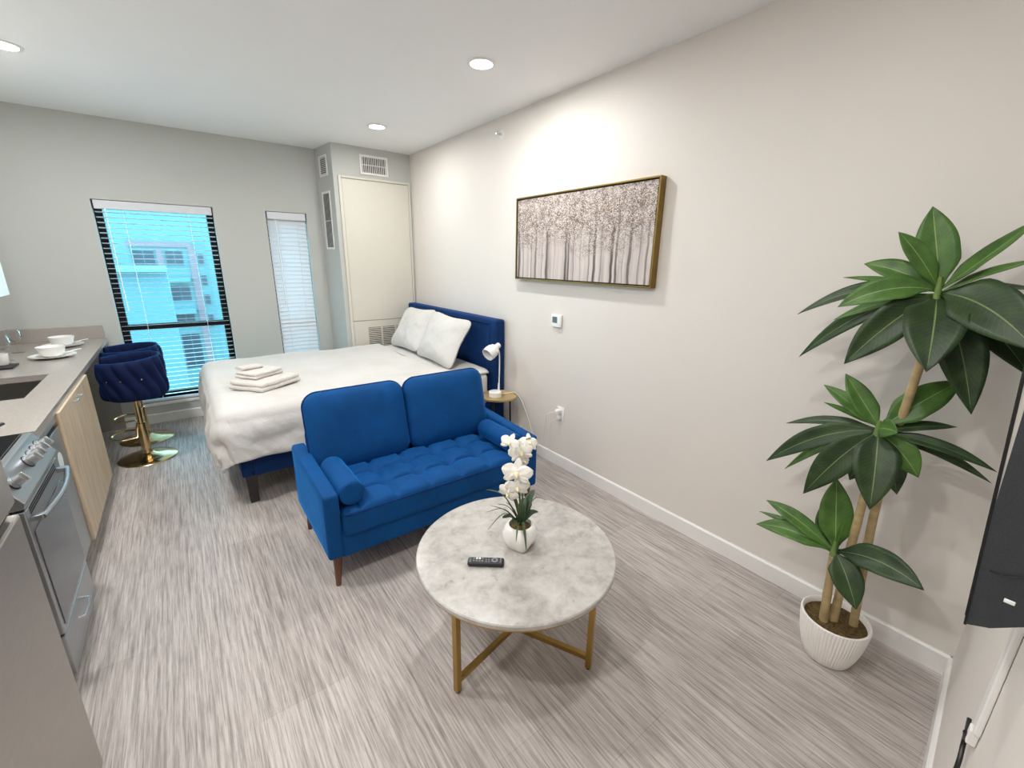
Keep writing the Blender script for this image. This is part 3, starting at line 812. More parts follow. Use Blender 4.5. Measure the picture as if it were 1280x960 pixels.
# pillows leaning on the headboard
def bed_pillow(c, ex, ey, ez, w, h, t, label, seed):
    O = []
    for i in range(96):
        a = 2*pi*i/96; k = 9.
        cx, sy = cos(a), sin(a); rr = (abs(cx)**k+abs(sy)**k)**(-1/k)
        x, y = cx*rr, sy*rr
        pinch = 1-.10*(1-(x*y)**2)
        O.append((x*w/2*pinch, y*h/2*pinch))
    mt = frame_mtx(c, ex, ey, ez)
    def fn(q, sc):
        e = sc**2*(1-sc**6)
        q = q.copy(); q.z += (q.z/abs(q.z) if q.z else 0)*(.010*fbm((q.x*9+seed, q.y*9, seed))*(1-sc**4)) + .012*fbm((q.x*3, q.y*3, seed))
        return q
    o = MB().pad(O, t*.5, t*.5, lambda s: max(0, 1-s**2.6)**.75, mt, 16, fn).build('pillow', 'linen', angle=120); tag(o, label, 'pillow', 'white bed pillows')
lean = V((.50, 0, .866)).normalized(); nrm = V((-.866, 0, .50)).normalized()
bed_pillow((1.920, 3.62, .878), (0, 1, .03), lean, nrm, .74, .50, .17, 'white pillow on the bed, nearer the bedside lamp', 2)
bed_pillow((1.942, 4.32, .882), (0, 1, -.04), lean, nrm, .72, .50, .17, 'white pillow on the bed, nearer the closet', 5)

# folded towels on the duvet
def towel(c, w, d, layers, t, rz, label, seed):
    cm = V(c); ca, sa = cos(rz), sin(rz); m = MB()
    for k in range(layers):
        z = t*(k+.5)
        def fn(q, k=k): return V((q.x+.009*fbm((q.y*9, k, seed)), q.y+.008*fbm((q.x*9, k, seed+2)), q.z+.007*fbm((q.x*7, q.y*7, k+seed))*(1 if q.z > 0 else .3)))
        m.rbox(cm+V((.004*k, .003*k, z)), (w-.008*k, d-.006*k, t*1.02), t*.48, fn=fn, mtx=Matrix.Rotation(rz, 3, 'Z'), nd=8, k=3)
    # rolled fold joining the layers at one long side
    o = m.build('towel', 'towel', angle=80); tag(o, label, 'towel', 'folded towels')
towel((.415, 3.555, .684), .36, .30, 2, .030, radians(36), 'large grey folded bath towel at the bottom of the towel pile on the bed', 1)
towel((.39, 3.62, .748), .25, .20, 2, .020, radians(36), 'smaller grey folded hand towel on top of the bath towel', 4)
towel((.335, 3.69, .793), .15, .11, 1, .020, radians(20), 'smallest grey folded washcloth on top of the towel pile', 6)

# ================================================================== SOFA
SX, SXE, SYF, SYB = .385, 1.70, 1.945, 2.62
root = thing('loveseat', 'bright blue velvet loveseat with tufted seat and walnut legs', 'sofa', ((SX+SXE)/2, 2.3, 0))
sv = 'velvet'
AT = .075
for k, x in enumerate((SX+AT/2, SXE-AT/2)):
    def arm(q):
        # the arm rises slightly towards the back
        return V((q.x, q.y, q.z + (.03*(q.y+.33)/.66 if q.z > 0 else 0)))
    MB().rbox((x, (SYF+SYB)/2, .345), (AT, SYB-SYF, .35), .018, fn=arm, nd=6, k=2).build('arm', sv, root)
MB().rbox(((SX+SXE)/2, SYF+.035, .235), (SXE-SX-2*AT+.01, .05, .15), .012, nd=6, k=2).build('front_rail', sv, root)
MB().box((SX+AT, SYF+.06, .175), (SXE-AT, SYB-.02, .28)).build('seat_deck', sv, root)
bt = frame_mtx(((SX+SXE)/2, SYB-.03, .40), (1, 0, 0), (0, .97, -.0), (0, .17, .985))
def bk(q): return V((q.x, q.y, q.z))
MB().rbox((0, 0, 0), (SXE-SX-2*AT-.01, .06, .44), .025, fn=lambda q: V((q.x, q.y, q.z-.01)), mtx=bt, nd=6, k=2).build('back_frame', sv, root)
for x in (SX+.05, SXE-.05):
    for y in (SYF+.045, SYB-.06):
        dx = -.012 if x < 1 else .012; dy = -.01 if y < 2.2 else .012
        m = MB().cyl((x+dx, y+dy, 0), (x, y, .175), .0125, .024, 20); m.build('leg', 'walnut', root)
# seat cushion, tufted
cw, cdp, ch = SXE-SX-2*AT-.008, .515, .130
cc = V(((SX+SXE)/2, SYF-.008+cdp/2, .340))
nbx, rows = 6, (-.085, .085)
bxs = [(-cw/2)+cw*(i+.5)/nbx for i in range(nbx)]
tb = []
for r_i, yy in enumerate(rows):
    for i in range(nbx): tb.append((bxs[i]+(0 if r_i == 0 else 0), yy))
def seatfn(q):
    if q.z > 0:
        ex = 1-abs(2*q.x/cw)**8; ey = 1-abs(2*q.y/cdp)**6
        h = .034*max(0, ex)**.5*max(0, ey)**.5; h *= min(1, (cw/2-abs(q.x))/.16)
        dip = 0
        for bx_, by_ in tb:
            d2 = (q.x-bx_)**2+(q.y-by_)**2
            dip = max(dip, .046*exp(-d2/.0016))
        for by_ in rows: dip = max(dip, .026*exp(-((q.y-by_)/.014)**2)*max(0, ex))
        for bx_ in bxs: dip = max(dip, .024*exp(-((q.x-bx_)/.014)**2)*max(0, ey)**.5)
        return V((q.x, q.y, q.z+(h-dip)*(q.z/(ch/2))))
    return q
sc_ = MB().rbox(cc, (cw, cdp, ch), .022, fn=seatfn, nd=90, k=2).build('seat_cushion', sv, root, angle=120)
m = MB()
ol = rrect(cw-.004, cdp-.004, .03, 6); m.tube([cc+V((x, y, ch/2-.012+.004)) for x, y in ol], .0055, 6, closed=True); m.build('piping', 'velvet_pipe', sc_)
for bx_, by_ in tb:
    MB().lathe([(.001, .006), (.008, .004), (.010, 0), (.008, -.003)], cc+V((bx_, by_, ch/2+.034-.046)), 14).build('tuft_button', sv, sc_)
# back cushions
def back_cushion(xc, w, h, seed):
    nrm_ = V((0, -.972, .235)); upv = V((0, .235, .972)); c = V((xc, SYB-.125, .40+h/2))
    mt = frame_mtx(c, (1, 0, 0), upv, nrm_)
    O = rrect(w, h, .085, 8)
    def fn(q, s_):
        q = q.copy(); wr = fbm((q.x*3.5+seed, q.y*1.5, seed))
        cr = sin(q.x*70+3*wr)*exp(-((q.x-.12)/.10)**2)*.006*max(0, min(1, (q.y+.16)*4)) if seed == 1 else 0
        if q.z > 0: q.z += (.008*wr+cr)*(1-s_**6)
        return q
    prof_ = lambda s: max(0, 1-s**5)**.55*.82+.18
    b = MB().pad(O, .062, .078, prof_, mt, 18, fn)
    # side band between the two faces
    R = [[mt @ V((x, y, z)) for x, y in O] for z in (-.062*.18, .078*.18)]
    b.rings(R, False, False)
    o = b.build('back_cushion', sv, root, angle=120)
    for z in (.078*.18,):
        MB().tube([mt @ V((x*1.003, y*1.003, z)) for x, y in O], .0055, 6, closed=True).build('piping', 'velvet_pipe', o)
wc = (SXE-SX-2*AT)/2+.02
back_cushion((SX+SXE)/2-wc/2+.004, wc-.012, .465, 1)
back_cushion((SX+SXE)/2+wc/2-.004, wc-.012, .465, 3)
# bolsters
for k, x in enumerate((SX+AT+.0715, SXE-AT-.0715)):
    a = V((x, SYF+.03, .482)); L_ = .375; r = .062
    pr = [(.0, .006), (.02, .002), (.045, .0), (.058, .004), (r, .02), (r+.001, .05), (r+.002, L_/2), (r+.001, L_-.05), (r, L_-.02), (.058, L_-.004), (.045, L_), (.02, L_-.002)]
    m = MB(); m.rings([[a+V((rr*cos(i*2*pi/32), yy, rr*sin(i*2*pi/32))) for i in range(32)] for rr, yy in pr[1:]], True, True)
    o = m.build('bolster', sv); tag(o, 'blue velvet bolster cushion lying along the %s arm of the loveseat' % ('left' if k == 0 else 'right'), 'bolster cushion', 'sofa bolsters')
    for yy in (.012, L_-.012):
        MB().tube([a+V(((r-.004)*cos(i*2*pi/32), yy, (r-.004)*sin(i*2*pi/32))) for i in range(32)], .004, 6, closed=True).build('piping', 'velvet_pipe', o)

# ================================================================== COFFEE TABLE
TC = V((.952, 1.205, 0)); TZ, TR = .46, .405
root = thing('coffee_table', 'round marble coffee table with brass cross base on the grey floor', 'coffee table', TC)
MB().lathe([(.36, TZ-.022), (TR-.004, TZ-.022), (TR, TZ-.018), (TR, TZ-.004), (TR-.004, TZ), (.3, TZ)], TC, 96).build('tabletop', 'marble', root)
MB().lathe([(.35, TZ-.03), (TR-.006, TZ-.03), (TR-.004, TZ-.0222), (.35, TZ-.0222)], TC, 96, False, False).build('rim_band', 'brass', root)
u1 = V((.622+.008, 1.132, 0))-TC; u1 = u1.normalized(); u2 = V((1.109, .888, 0))-TC; u2 = u2.normalized()
LR = .338; q = .0115
def bar(m, a, b, side, w):
    a, b = V(a), V(b); d = (b-a).normalized(); s_ = V(side).normalized(); n_ = d.cross(s_)
    m.hexa([a-s_*w-n_*w, a+s_*w-n_*w, a+s_*w+n_*w, a-s_*w+n_*w, b-s_*w-n_*w, b+s_*w-n_*w, b+s_*w+n_*w, b-s_*w+n_*w])
for u in (u1, u2, -u1, -u2):
    sd_ = V((-u.y, u.x, 0)); p = TC+u*LR
    m = MB(); bar(m, p+V((0, 0, .008)), p+V((0, 0, TZ-.031)), sd_, q); lg = m.build('leg', 'brass', root, smooth=False, bevel=.0015)
    MB().cyl(p, p+V((0, 0, .008)), .009, n=12).build('foot', 'black', lg)
for k, u in enumerate((u1, u2)):
    sd_ = V((-u.y, u.x, 0))
    for zz in (.055, TZ-.043):
        m = MB()
        if k == 0: bar(m, TC-u*(LR-q)+V((0, 0, zz)), TC+u*(LR-q)+V((0, 0, zz)), sd_, q-.001)
        else:
            bar(m, TC-u*(LR-q)+V((0, 0, zz)), TC-u*.0112+V((0, 0, zz)), sd_, q-.001); bar(m, TC+u*.0112+V((0, 0, zz)), TC+u*(LR-q)+V((0, 0, zz)), sd_, q-.001)
        m.build('cross_bar', 'brass', root, smooth=False, bevel=.0015)

# remote control
rc = V((.793, 1.19, TZ)); rdv = V((.105, -.084, 0)).normalized(); rsd = V((-rdv.y, rdv.x, 0))
root = thing('remote_control', 'black remote control with grey buttons on the marble table', 'remote control', rc)
mt = frame_mtx((0, 0, 0), rdv, rsd, (0, 0, 1)).to_3x3()
MB().rbox(rc+V((0, 0, .0105)), (.142, .042, .019), .009, mtx=mt, nd=3, k=3).build('case', 'remote', root)
def btn(u, v, w, h, mm='button'):
    MB().rbox(rc+rdv*u+rsd*v+V((0, 0, .0205)), (w, h, .004), .0015, mtx=mt, nd=1, k=2).build('button', mm, root)
for i in range(3): btn(-.060+.0*i, -.011+.011*i, .009, .007)
for i in range(4):
    for j in range(2): btn(-.046+.011*i, -.007+.014*j, .008, .009, 'plastic' if (i in (1, 2) and j == 1) else 'button')
for i in range(2):
    for j in range(3): btn(.002+.010*i, -.011+.011*j, .006, .006)
MB().lathe([(.013, 0), (.013, .002), (.006, .002), (.006, 0)], rc+rdv*.034+V((0, 0, .0196)), 24, False, False).build('dial', 'button', root)
for j in range(3): btn(.058, -.010+.010*j, .007, .006)

# ================================================================== ORCHID ON THE TABLE
VC = V((.972, 1.205, TZ))
root = thing('orchid', 'white artificial orchid in a faceted white pot on the marble table', 'orchid', VC)
def sq(c, hw, z, rot, pw=4., n=48):
    R = []
    for i in range(n):
        a = 2*pi*i/n; k = (abs(cos(a))**pw+abs(sin(a))**pw)**(-1/pw); x, y = cos(a)*k*hw, sin(a)*k*hw
        R.append(c+V((x*cos(rot)-y*sin(rot), x*sin(rot)+y*cos(rot), z)))
    return R
r0 = radians(20)
MB().rings([sq(VC, .042, .0005, r0, 5), sq(VC, .046, .004, r0, 5), sq(VC, .064, .045, r0, 3.2), sq(VC, .068, .07, r0, 2.6), sq(VC, .060, .095, r0, 2.2), sq(VC, .049, .104, r0, 2), sq(VC, .046, .103, r0, 2), sq(VC, .048, .09, r0, 2), sq(VC, .03, .086, r0, 2)]).build('pot', 'porcelain', root, angle=60)
MB().lathe([(.046, .09), (.03, .099), (.01, .102)], VC, 24).build('moss', 'soil', root)
sp = [VC+V((.0, .0, .09)), V((.968, 1.205, .66)), V((.955, 1.20, .73)), V((.935, 1.19, .80)), V((.93, 1.185, .86)), V((.945, 1.18, .915)), V((.965, 1.175, .945)), V((.985, 1.17, .95))]
def smooth_path(P, n=6):
    P = [V(p) for p in P]; out = []
    for i in range(len(P)-1):
        a = P[max(0, i-1)]; b = P[i]; c = P[i+1]; d = P[min(len(P)-1, i+2)]
        for k in range(n):
            t = k/n; out.append(.5*((2*b)+(c-a)*t+(2*a-5*b+4*c-d)*t*t+(3*b-a-3*c+d)*t**3))
    return out+[P[-1]]
spp = smooth_path(sp, 6); MB().tube(spp, [.0045-.0025*i/len(spp) for i in range(len(spp))], 8).build('flower_stem', 'stem', root)
MB().cyl(VC+V((.012, .0, .09)), VC+V((.006, .0, .29)), .0035, .003, 8).build('support_stake', 'stem', root)
def petal(m, c, d, n, ln, wd, cup):
    d = d.normalized(); s_ = n.cross(d).normalized(); P = []
    for i in range(9):
        u = i/8; w = wd*(sin(pi*min(1, u*.88+.08))**.7); row = []
        for j in range(-3, 4):
            v = j/3; row.append(c+d*(ln*u)+s_*(w*v)+n*(cup*u*u*ln - .25*w*v*v + .006*fbm((u*3, v*2, ln*90))))
        P.append(row)
    m.grid(P)
def orchid_flower(c, face, sz, rot=0.):
    c = V(c); n = V(face).normalized(); u = n.cross(V((0, 0, 1))).normalized(); w = u.cross(n); m = MB()
    for a, ln, wd in ((90, .044, .012), (214, .042, .0115), (326, .042, .0115), (12, .045, .021), (168, .045, .021)):
        a = radians(a+rot); petal(m, c+n*(.002 if wd > .02 else 0), u*cos(a)+w*sin(a), n, ln*sz, wd*sz, -.15)
    o = m.build('flower', 'orchid', root, angle=120)
    sm = o.modifiers.new('solid', 'SOLIDIFY'); sm.thickness = .0012
    m = MB(); m.rings([[c+n*(.002+.014*sz*t)+(u*cos(q_)+w*sin(q_))*(.007*sz*(1-.55*t))-w*.006*t*sz for q_ in [i*pi/5 for i in range(10)]] for t in (0, .5, 1)]); m.build('lip', 'orchid_lip', o)
tocam = lambda p, dx=0, dz=0: (CAM-V(p)).normalized()+V((dx, 0, dz))
for p, sz, dx, dz, rot in (((.885, 1.17, .955), .85, -.3, .0, 20), ((.937, 1.165, .905), 1.1, .2, -.3, -10), ((.91, 1.155, .83), 1.35, -.15, -.3, 5), ((.918, 1.16, .765), 1.1, .1, -.5, 0),
                            ((.895, 1.19, .735), .95, -.4, -.6, 30), ((.975, 1.165, .935), .9, .5, .1, 15), ((.955, 1.17, .865), .85, .7, -.4, 40)):
    orchid_flower(p, tocam(p, dx, dz), sz, rot)
def blade(path, w, mm, name, fold=.3, parent=None, uv=False):
    P = smooth_path(path, 6); N = len(P); G = []
    for i, p in enumerate(P):
        t = (P[min(N-1, i+1)]-P[max(0, i-1)]).normalized(); s_ = t.cross(V((0, 0, 1)))
        s_ = s_.normalized() if s_.length > 1e-4 else V((1, 0, 0)); n_ = s_.cross(t)
        u = i/(N-1); ww = w*(sin(pi*min(1, .12+.88*u))**.8)*(1 if u < 1 else .05)
        G.append([p+s_*(ww*v)+n_*(fold*ww*abs(v)) for v in (-1, -.5, 0, .5, 1)])
    o = MB().grid(G, uv).build(name, mm, parent or root, recalc=False); sm = o.modifiers.new('solid', 'SOLIDIFY'); sm.thickness = .001
    return o
b0 = VC+V((0, 0, .098))
def W(px, py, y): return on(px, py, 1, y)
for tip, w, y, lift in (((607, 612), .006, 1.20, .05), ((609, 640), .003, 1.18, .04), ((610, 662), .003, 1.13, .06), ((622, 630), .004, 1.2, .03), ((636, 617), .006, 1.19, .03), ((641, 618), .005, 1.17, .03),
                        ((682, 625), .002, 1.22, .06), ((645, 678), .005, 1.12, .05), ((658, 690), .006, 1.11, .06), ((613, 632), .003, 1.21, .02), ((632, 628), .006, 1.24, .02)):
    e = W(*tip, y); mid = (b0+e)/2+V((0, 0, lift)); blade([b0, mid, e], w, 'blade', 'grass_blade', .5)
for tip, w, y in (((668, 612), .020, 1.23), ((656, 622), .018, 1.24), ((673, 640), .019, 1.19), ((628, 648), .018, 1.18), ((640, 655), .014, 1.13), ((664, 628), .02, 1.25)):
    e = W(*tip, y); mid = (b0*.45+e*.55)+V((0, 0, .018)); blade([b0, mid, e], w, 'orchid_leaf', 'leaf', .35)

# ================================================================== TALL PLANT
PC = V((1.975, .345, 0))
root = thing('potted_plant', 'tall three-stemmed dracaena-like plant in a ribbed white pot by the wall', 'plant', PC)
root['label'] = 'tall artificial broad-leaved plant with three stems in a ribbed white pot'
R = []; NP = 384
for r, z, rib in ((.076, 0, 0), (.085, .006, .5), (.098, .05, 1), (.110, .10, 1), (.118, .16, 1), (.1205, .19, 1), (.121, .196, 0), (.117, .199, 0), (.112, .196, 0), (.108, .17, 0), (.02, .165, 0)):
    R.append([PC+V(((r+.0016*rib*cos(i*2*pi/NP*64))*cos(2*pi*i/NP), (r+.0016*rib*cos(i*2*pi/NP*64))*sin(2*pi*i/NP), z)) for i in range(NP)])
MB().rings(R).build('pot', 'pot', root, angle=60)
m = MB(); R = []
for r in (.111, .09, .06, .03, .008):
    R.append([PC+V((r*cos(2*pi*i/40), r*sin(2*pi*i/40), .174+.010*fbm((r*cos(2*pi*i/40)*30, r*sin(2*pi*i/40)*30, 1))*(1 if r < .11 else 0))) for i in range(40)])
m.rings(R, False, True).build('moss', 'soil', root)
def pxX(px, py, x): return on(px, py, 0, x)
def trunk(path, r0, r1):
    P = smooth_path(path, 8); N = len(P); rs = []
    for i in range(N):
        u = i/(N-1); rs.append((r0+(r1-r0)*u)*(1+.06*(1 if (i % 6) == 0 else 0)))
    MB().tube(P, rs, 14).build('trunk', 'trunk', root)
crownA, crownB, crownC = pxX(1168, 388, 1.96), pxX(1096, 545, 1.945), pxX(1042, 692, 1.94)
trunk([V((1.945, .375, .165)), pxX(1036, 730, 1.94), crownC], .017, .013)
trunk([V((1.975, .350, .165)), pxX(1062, 690, 1.965), pxX(1080, 620, 1.955), crownB], .016, .012)
trunk([V((2.01, .290, .165)), pxX(1092, 645, 2.0), pxX(1122, 540, 1.985), pxX(1150, 455, 1.97), crownA], .015, .012)
def leaf(base, tip, w, young=0, sag=.0, twist=0., fold=.25, tipx=None, name='leaf'):
    base, tip = V(base), V(tip); d = tip-base; L_ = d.length
    N = 16; P = []
    for i in range(N+1):
        u = i/N; P.append(base+d*u+V((0, 0, sag*L_*4*u*(1-u))))
    ref = V((0, 0, 1))
    G = []
    for i, p in enumerate(P):
        t = (P[min(N, i+1)]-P[max(0, i-1)]).normalized(); s_ = t.cross(ref)
        if s_.length < .15: s_ = t.cross(V((rt.x, rt.y, 0)))
        s_.normalize(); n_ = s_.cross(t)
        q_ = Matrix.Rotation(twist, 3, t); s_ = q_ @ s_; n_ = q_ @ n_
        u = i/N
        # narrow stalk, widest at 60 %, sharp tip
        st = min(1, max(0, (u-.01)/.34)); st = st*st*(3-2*st)
        ww = w*(.16+.84*st) * (1 if u < .52 else max(0, 1-((u-.52)/.48)**1.9))
        ww = max(ww, .0006)
        wv = .05*w*sin(u*9+base.x*50)
        G.append([p+s_*(ww*v)+n_*(fold*ww*abs(v)**1.3+wv*v*v) for v in (-1, -.66, -.33, 0, .33, .66, 1)])
    o = MB().grid(G, True).build(name, 'leaf_young' if young else 'leaf', root, angle=120, recalc=False)
    sm = o.modifiers.new('solid', 'SOLIDIFY'); sm.thickness = .0012
    return o
def facing(base, tip, w, amount=1., **k):
    "turns the leaf about its own axis so that its upper face looks towards the room"
    base, tip = V(base), V(tip); t = (tip-base).normalized(); s_ = t.cross(V((0, 0, 1)))
    if s_.length < .15: s_ = t.cross(V((rt.x, rt.y, 0)))
    s_.normalize(); n_ = s_.cross(t); want = (CAM-base).normalized(); want = (want-t*want.dot(t)).normalized()
    ang = math.atan2(n_.cross(want).dot(t), n_.dot(want))
    return leaf(base, tip, w, twist=ang*amount, **k)
A = lambda px, py, x: pxX(px, py, x)
ca = crownA; ca2 = pxX(1173, 366, 1.96)
LA = [  # base px, tip px, tip depth x, half width, young, sag, facing
 ((1180, 352), (1166, 258), 1.99, .053, 1, .0, .95), ((1172, 350), (1123, 290), 1.92, .030, 1, .05, .8), ((1165, 356), (1080, 330), 1.97, .036, 1, .07, .75),
 ((1160, 356), (1047, 384), 1.86, .044, 1, .12, .75), ((1155, 352), (997, 393), 2.08, .030, 0, .10, .6), ((1160, 372), (1042, 400), 1.97, .022, 1, .06, .6),
 ((1158, 378), (999, 446), 2.04, .034, 0, .12, .8), ((1160, 380), (1055, 455), 1.84, .058, 0, .08, .95), ((1166, 384), (1158, 465), 1.76, .075, 0, .10, .95),
 ((1182, 385), (1214, 518), 1.90, .060, 0, .10, .95), ((1186, 366), (1296, 440), 1.80, .070, 0, .10, .9), ((1188, 380), (1288, 472), 1.98, .050, 0, .10, .8),
 ((1182, 352), (1300, 272), 2.0, .034, 1, -.02, .35), ((1182, 364), (1300, 324), 1.95, .026, 1, .03, .3), ((1182, 370), (1300, 362), 2.06, .026, 0, .05, .25),
 ((1178, 378), (1230, 420), 2.10, .045, 0, .06, .8), ((1165, 362), (1054, 347), 2.10, .015, 1, .03, .5)]
for b, t_, x, w, yg, sg, fc in LA:
    bp = ca2+(A(*b, 1.96)-ca2)*.35; facing(bp, A(*t_, x), w, fc, young=yg, sag=sg)
cb2 = pxX(1098, 537, 1.945)
LB = [((1102, 530), (1057, 467), 1.97, .036, 1, .0, .9), ((1098, 528), (1030, 481), 1.95, .026, 1, .03, .8), ((1096, 526), (1030, 503), 1.98, .014, 1, .02, .5),
 ((1110, 528), (1202, 476), 2.08, .050, 1, .03, .85), ((1095, 535), (1122, 541), 1.86, .034, 1, .06, .9), ((1090, 535), (983, 529), 2.04, .022, 0, .06, .55),
 ((1088, 540), (958, 576), 1.95, .042, 0, .10, .8), ((1085, 545), (981, 586), 2.05, .024, 1, .08, .7), ((1090, 548), (1004, 617), 1.87, .056, 0, .08, .95),
 ((1096, 550), (1087, 637), 1.82, .064, 0, .10, .95), ((1108, 552), (1148, 597), 1.92, .046, 1, .08, .9), ((1105, 552), (1121, 618), 2.0, .046, 0, .06, .9),
 ((1108, 545), (1196, 534), 2.02, .022, 0, .05, .45), ((1110, 548), (1246, 590), 1.97, .022, 0, .07, .6), ((1110, 552), (1239, 604), 2.04, .020, 0, .07, .6),
 ((1098, 552), (1062, 600), 2.02, .05, 0, .06, .9)]
for b, t_, x, w, yg, sg, fc in LB:
    bp = cb2+(A(*b, 1.945)-cb2)*.35; facing(bp, A(*t_, x), w, fc, young=yg, sag=sg)
cc2 = pxX(1043, 689, 1.94)
LC = [((1046, 685), (1046, 598), 1.99, .056, 1, .0, .95), ((1038, 688), (958, 625), 1.93, .032, 1, .06, .8), ((1036, 690), (945, 655), 1.90, .040, 1, .10, .75),
 ((1038, 684), (949, 639), 2.0, .018, 1, .05, .5), ((1048, 695), (1070, 762), 1.87, .052, 0, .08, .95), ((1052, 690), (1155, 738), 1.86, .050, 0, .12, .85),
 ((1042, 680), (1024, 636), 2.04, .035, 0, .0, .9), ((1046, 690), (1056, 650), 1.90, .016, 1, .0, .6)]
for b, t_, x, w, yg, sg, fc in LC:
    bp = cc2+(A(*b, 1.94)-cc2)*.35; facing(bp, A(*t_, x), w, fc, young=yg, sag=sg)

for c0, c1 in ((crownA, pxX(1176, 346, 1.96)), (crownB, pxX(1100, 526, 1.945)), (crownC, pxX(1045, 676, 1.94))):
    MB().cyl(c0-(c1-c0)*.15, c1, .0145, .006, 14).build('shoot', 'shoot', root)

# ================================================================== WALL THINGS
# picture
PY0, PY1, PZ0, PZ1 = 1.575, 2.875, 1.452, 2.06; PD = .052
root = thing('picture', 'wide framed canvas of pale misty birch trees on the right wall', 'picture', (XR, PY0, PZ0))
fz = .010; m = MB()
m.box((XR-PD, PY0, PZ0), (XR-.002, PY1, PZ0+fz)).box((XR-PD, PY0, PZ1-fz), (XR-.002, PY1, PZ1)).box((XR-PD, PY0, PZ0+fz), (XR-.002, PY0+fz, PZ1-fz)).box((XR-PD, PY1-fz, PZ0+fz), (XR-.002, PY1, PZ1-fz))
m.build('picture_frame', 'frame_gold', root, smooth=False, bevel=.0015)
gw, gh = PY1-PY0-2*fz-.016, PZ1-PZ0-2*fz-.016
MB().box((XR-.02, PY0+fz, PZ0+fz), (XR-.012, PY1-fz, PZ1-fz)).build('shadow_gap', 'ebony', root, smooth=False)
m = MB(); m.box((XR-PD+.006, PY0+fz+.008, PZ0+fz+.008), (XR-.021, PY1-fz-.008, PZ1-fz-.008)); cv = m.build('canvas', mat_canvas(PY1-PY0, PZ1-PZ0), root, smooth=False)
# thermostat
root = thing('thermostat', 'small white thermostat with grey display below the picture', 'thermostat', (XR, 2.40, 1.165))
MB().rbox((XR-.012, 2.40, 1.165), (.022, .105, .095), .006, nd=1, k=2).build('case', 'plastic', root)
MB().box((XR-.0245, 2.385, 1.150), (XR-.0228, 2.437, 1.196)).build('display', 'lcd', root, smooth=False)
m = MB()
for y, z0, z1 in ((2.402, 1.160, 1.172), (2.402, 1.174, 1.186), (2.412, 1.160, 1.172), (2.412, 1.174, 1.186), (2.422, 1.174, 1.186)): m.box((XR-.0252, y-.001, z0), (XR-.0244, y+.001, z1))
for z in (1.159, 1.173, 1.187): m.box((XR-.0252, 2.403, z-.001), (XR-.0244, 2.411, z+.001))
m.build('digits', 'dark', root, smooth=False)
for z in (1.155, 1.175, 1.19): MB().rbox((XR-.0235, 2.366, z), (.003, .014, .009), .001, nd=1, k=1).build('button', 'plastic', root)
# sidewall sprinkler
root = thing('fire_sprinkler', 'small white sidewall fire sprinkler high on the right wall', 'sprinkler', (XR, 3.14, 2.56))
def xl(prof, c, n=24):
    c = V(c); return MB().rings([[c+V((-x, r*cos(2*pi*i/n), r*sin(2*pi*i/n))) for i in range(n)] for r, x in prof])
xl([(.034, 0.0005), (.034, .004), (.022, .01), (.016, .011)], (XR, 3.14, 2.56)).build('escutcheon', 'white', root)
xl([(.010, .011), (.010, .03), (.006, .032)], (XR, 3.14, 2.56)).build('nozzle', 'chrome', root)
MB().tube([(XR-.02, 3.151, 2.56), (XR-.045, 3.150, 2.56), (XR-.055, 3.14, 2.56), (XR-.045, 3.130, 2.56), (XR-.02, 3.129, 2.56)], .0025, 8).build('frame_arm', 'chrome', root)
MB().rbox((XR-.056, 3.14, 2.568), (.003, .03, .026), .001, nd=1, k=1).build('deflector', 'chrome', root)
# outlet and white plugs
root = thing('wall_outlet', 'white double wall outlet above the right baseboard', 'outlet', (XR, 2.32, .44))
MB().rbox((XR-.003, 2.32, .44), (.006, .078, .118), .0025, nd=1, k=2).build('cover_plate', 'plastic', root)
for z in (.415, .465): MB().rbox((XR-.0065, 2.32, z), (.003, .034, .036), .001, nd=1, k=1).build('receptacle', 'plastic', root)
root = thing('power_adapter', 'white plug and adapter in the wall outlet behind the loveseat', 'plug', (XR-.03, 2.32, .47))
MB().rbox((XR-.031, 2.323, .466), (.043, .036, .036), .006, nd=1, k=2).build('plug_body', 'plastic', root)
MB().tube(smooth_path([(XR-.052, 2.325, .466), (XR-.085, 2.345, .462), (XR-.10, 2.38, .43), (XR-.07, 2.42, .33), (XR-.04, 2.5, .16), (XR-.035, 2.62, .05), (XR-.035, 2.8, .012), (XR-.06, 2.9, .006)]), .003, 8).build('cord', 'cord_white', root)
root = thing('lamp_plug', 'smaller white plug in the lower socket of the wall outlet', 'plug', (XR-.02, 2.32, .415))
MB().rbox((XR-.022, 2.32, .415), (.025, .026, .026), .004, nd=1, k=2).build('plug_body', 'plastic', root)
MB().tube(smooth_path([(XR-.034, 2.322, .413), (XR-.06, 2.335, .40), (XR-.065, 2.36, .36), (XR-.035, 2.40, .25), (XR-.02, 2.42, .12), (XR-.022, 2.44, .1)]), .0025, 8).build('cord', 'cord_white', root)

# bedside table and lamp
NC = V((2.065, 2.90, 0)); NZ = .475
root = thing('side_table', 'small round brass side table between headboard and loveseat', 'side table', NC)
MB().lathe([(.01, NZ-.012), (.15, NZ-.012), (.155, NZ-.008), (.156, NZ+.006), (.153, NZ+.006), (.151, NZ-.002), (.01, NZ-.002)], NC, 56).build('tabletop', 'brass_top', root)
for a in (90, 210, 330):
    p = NC+V((cos(radians(a)), sin(radians(a)), 0))*.10; q_ = NC+V((cos(radians(a)), sin(radians(a)), 0))*.11
    MB().cyl(q_, V((p.x, p.y, NZ-.012)), .007, n=12).build('leg', 'black', root)
lb = V((2.03, 2.90, NZ-.001))
root = thing('table_lamp', 'small white reading lamp with tilted shade on the side table', 'lamp', lb)
MB().lathe([(.052, 0), (.055, .003), (.055, .042), (.05, .048), (.02, .05)], lb, 40).build('base', 'plastic', root)
st_ = lb+V((.038, -.0, .05)); hd = V((2.045, 2.9, .905))
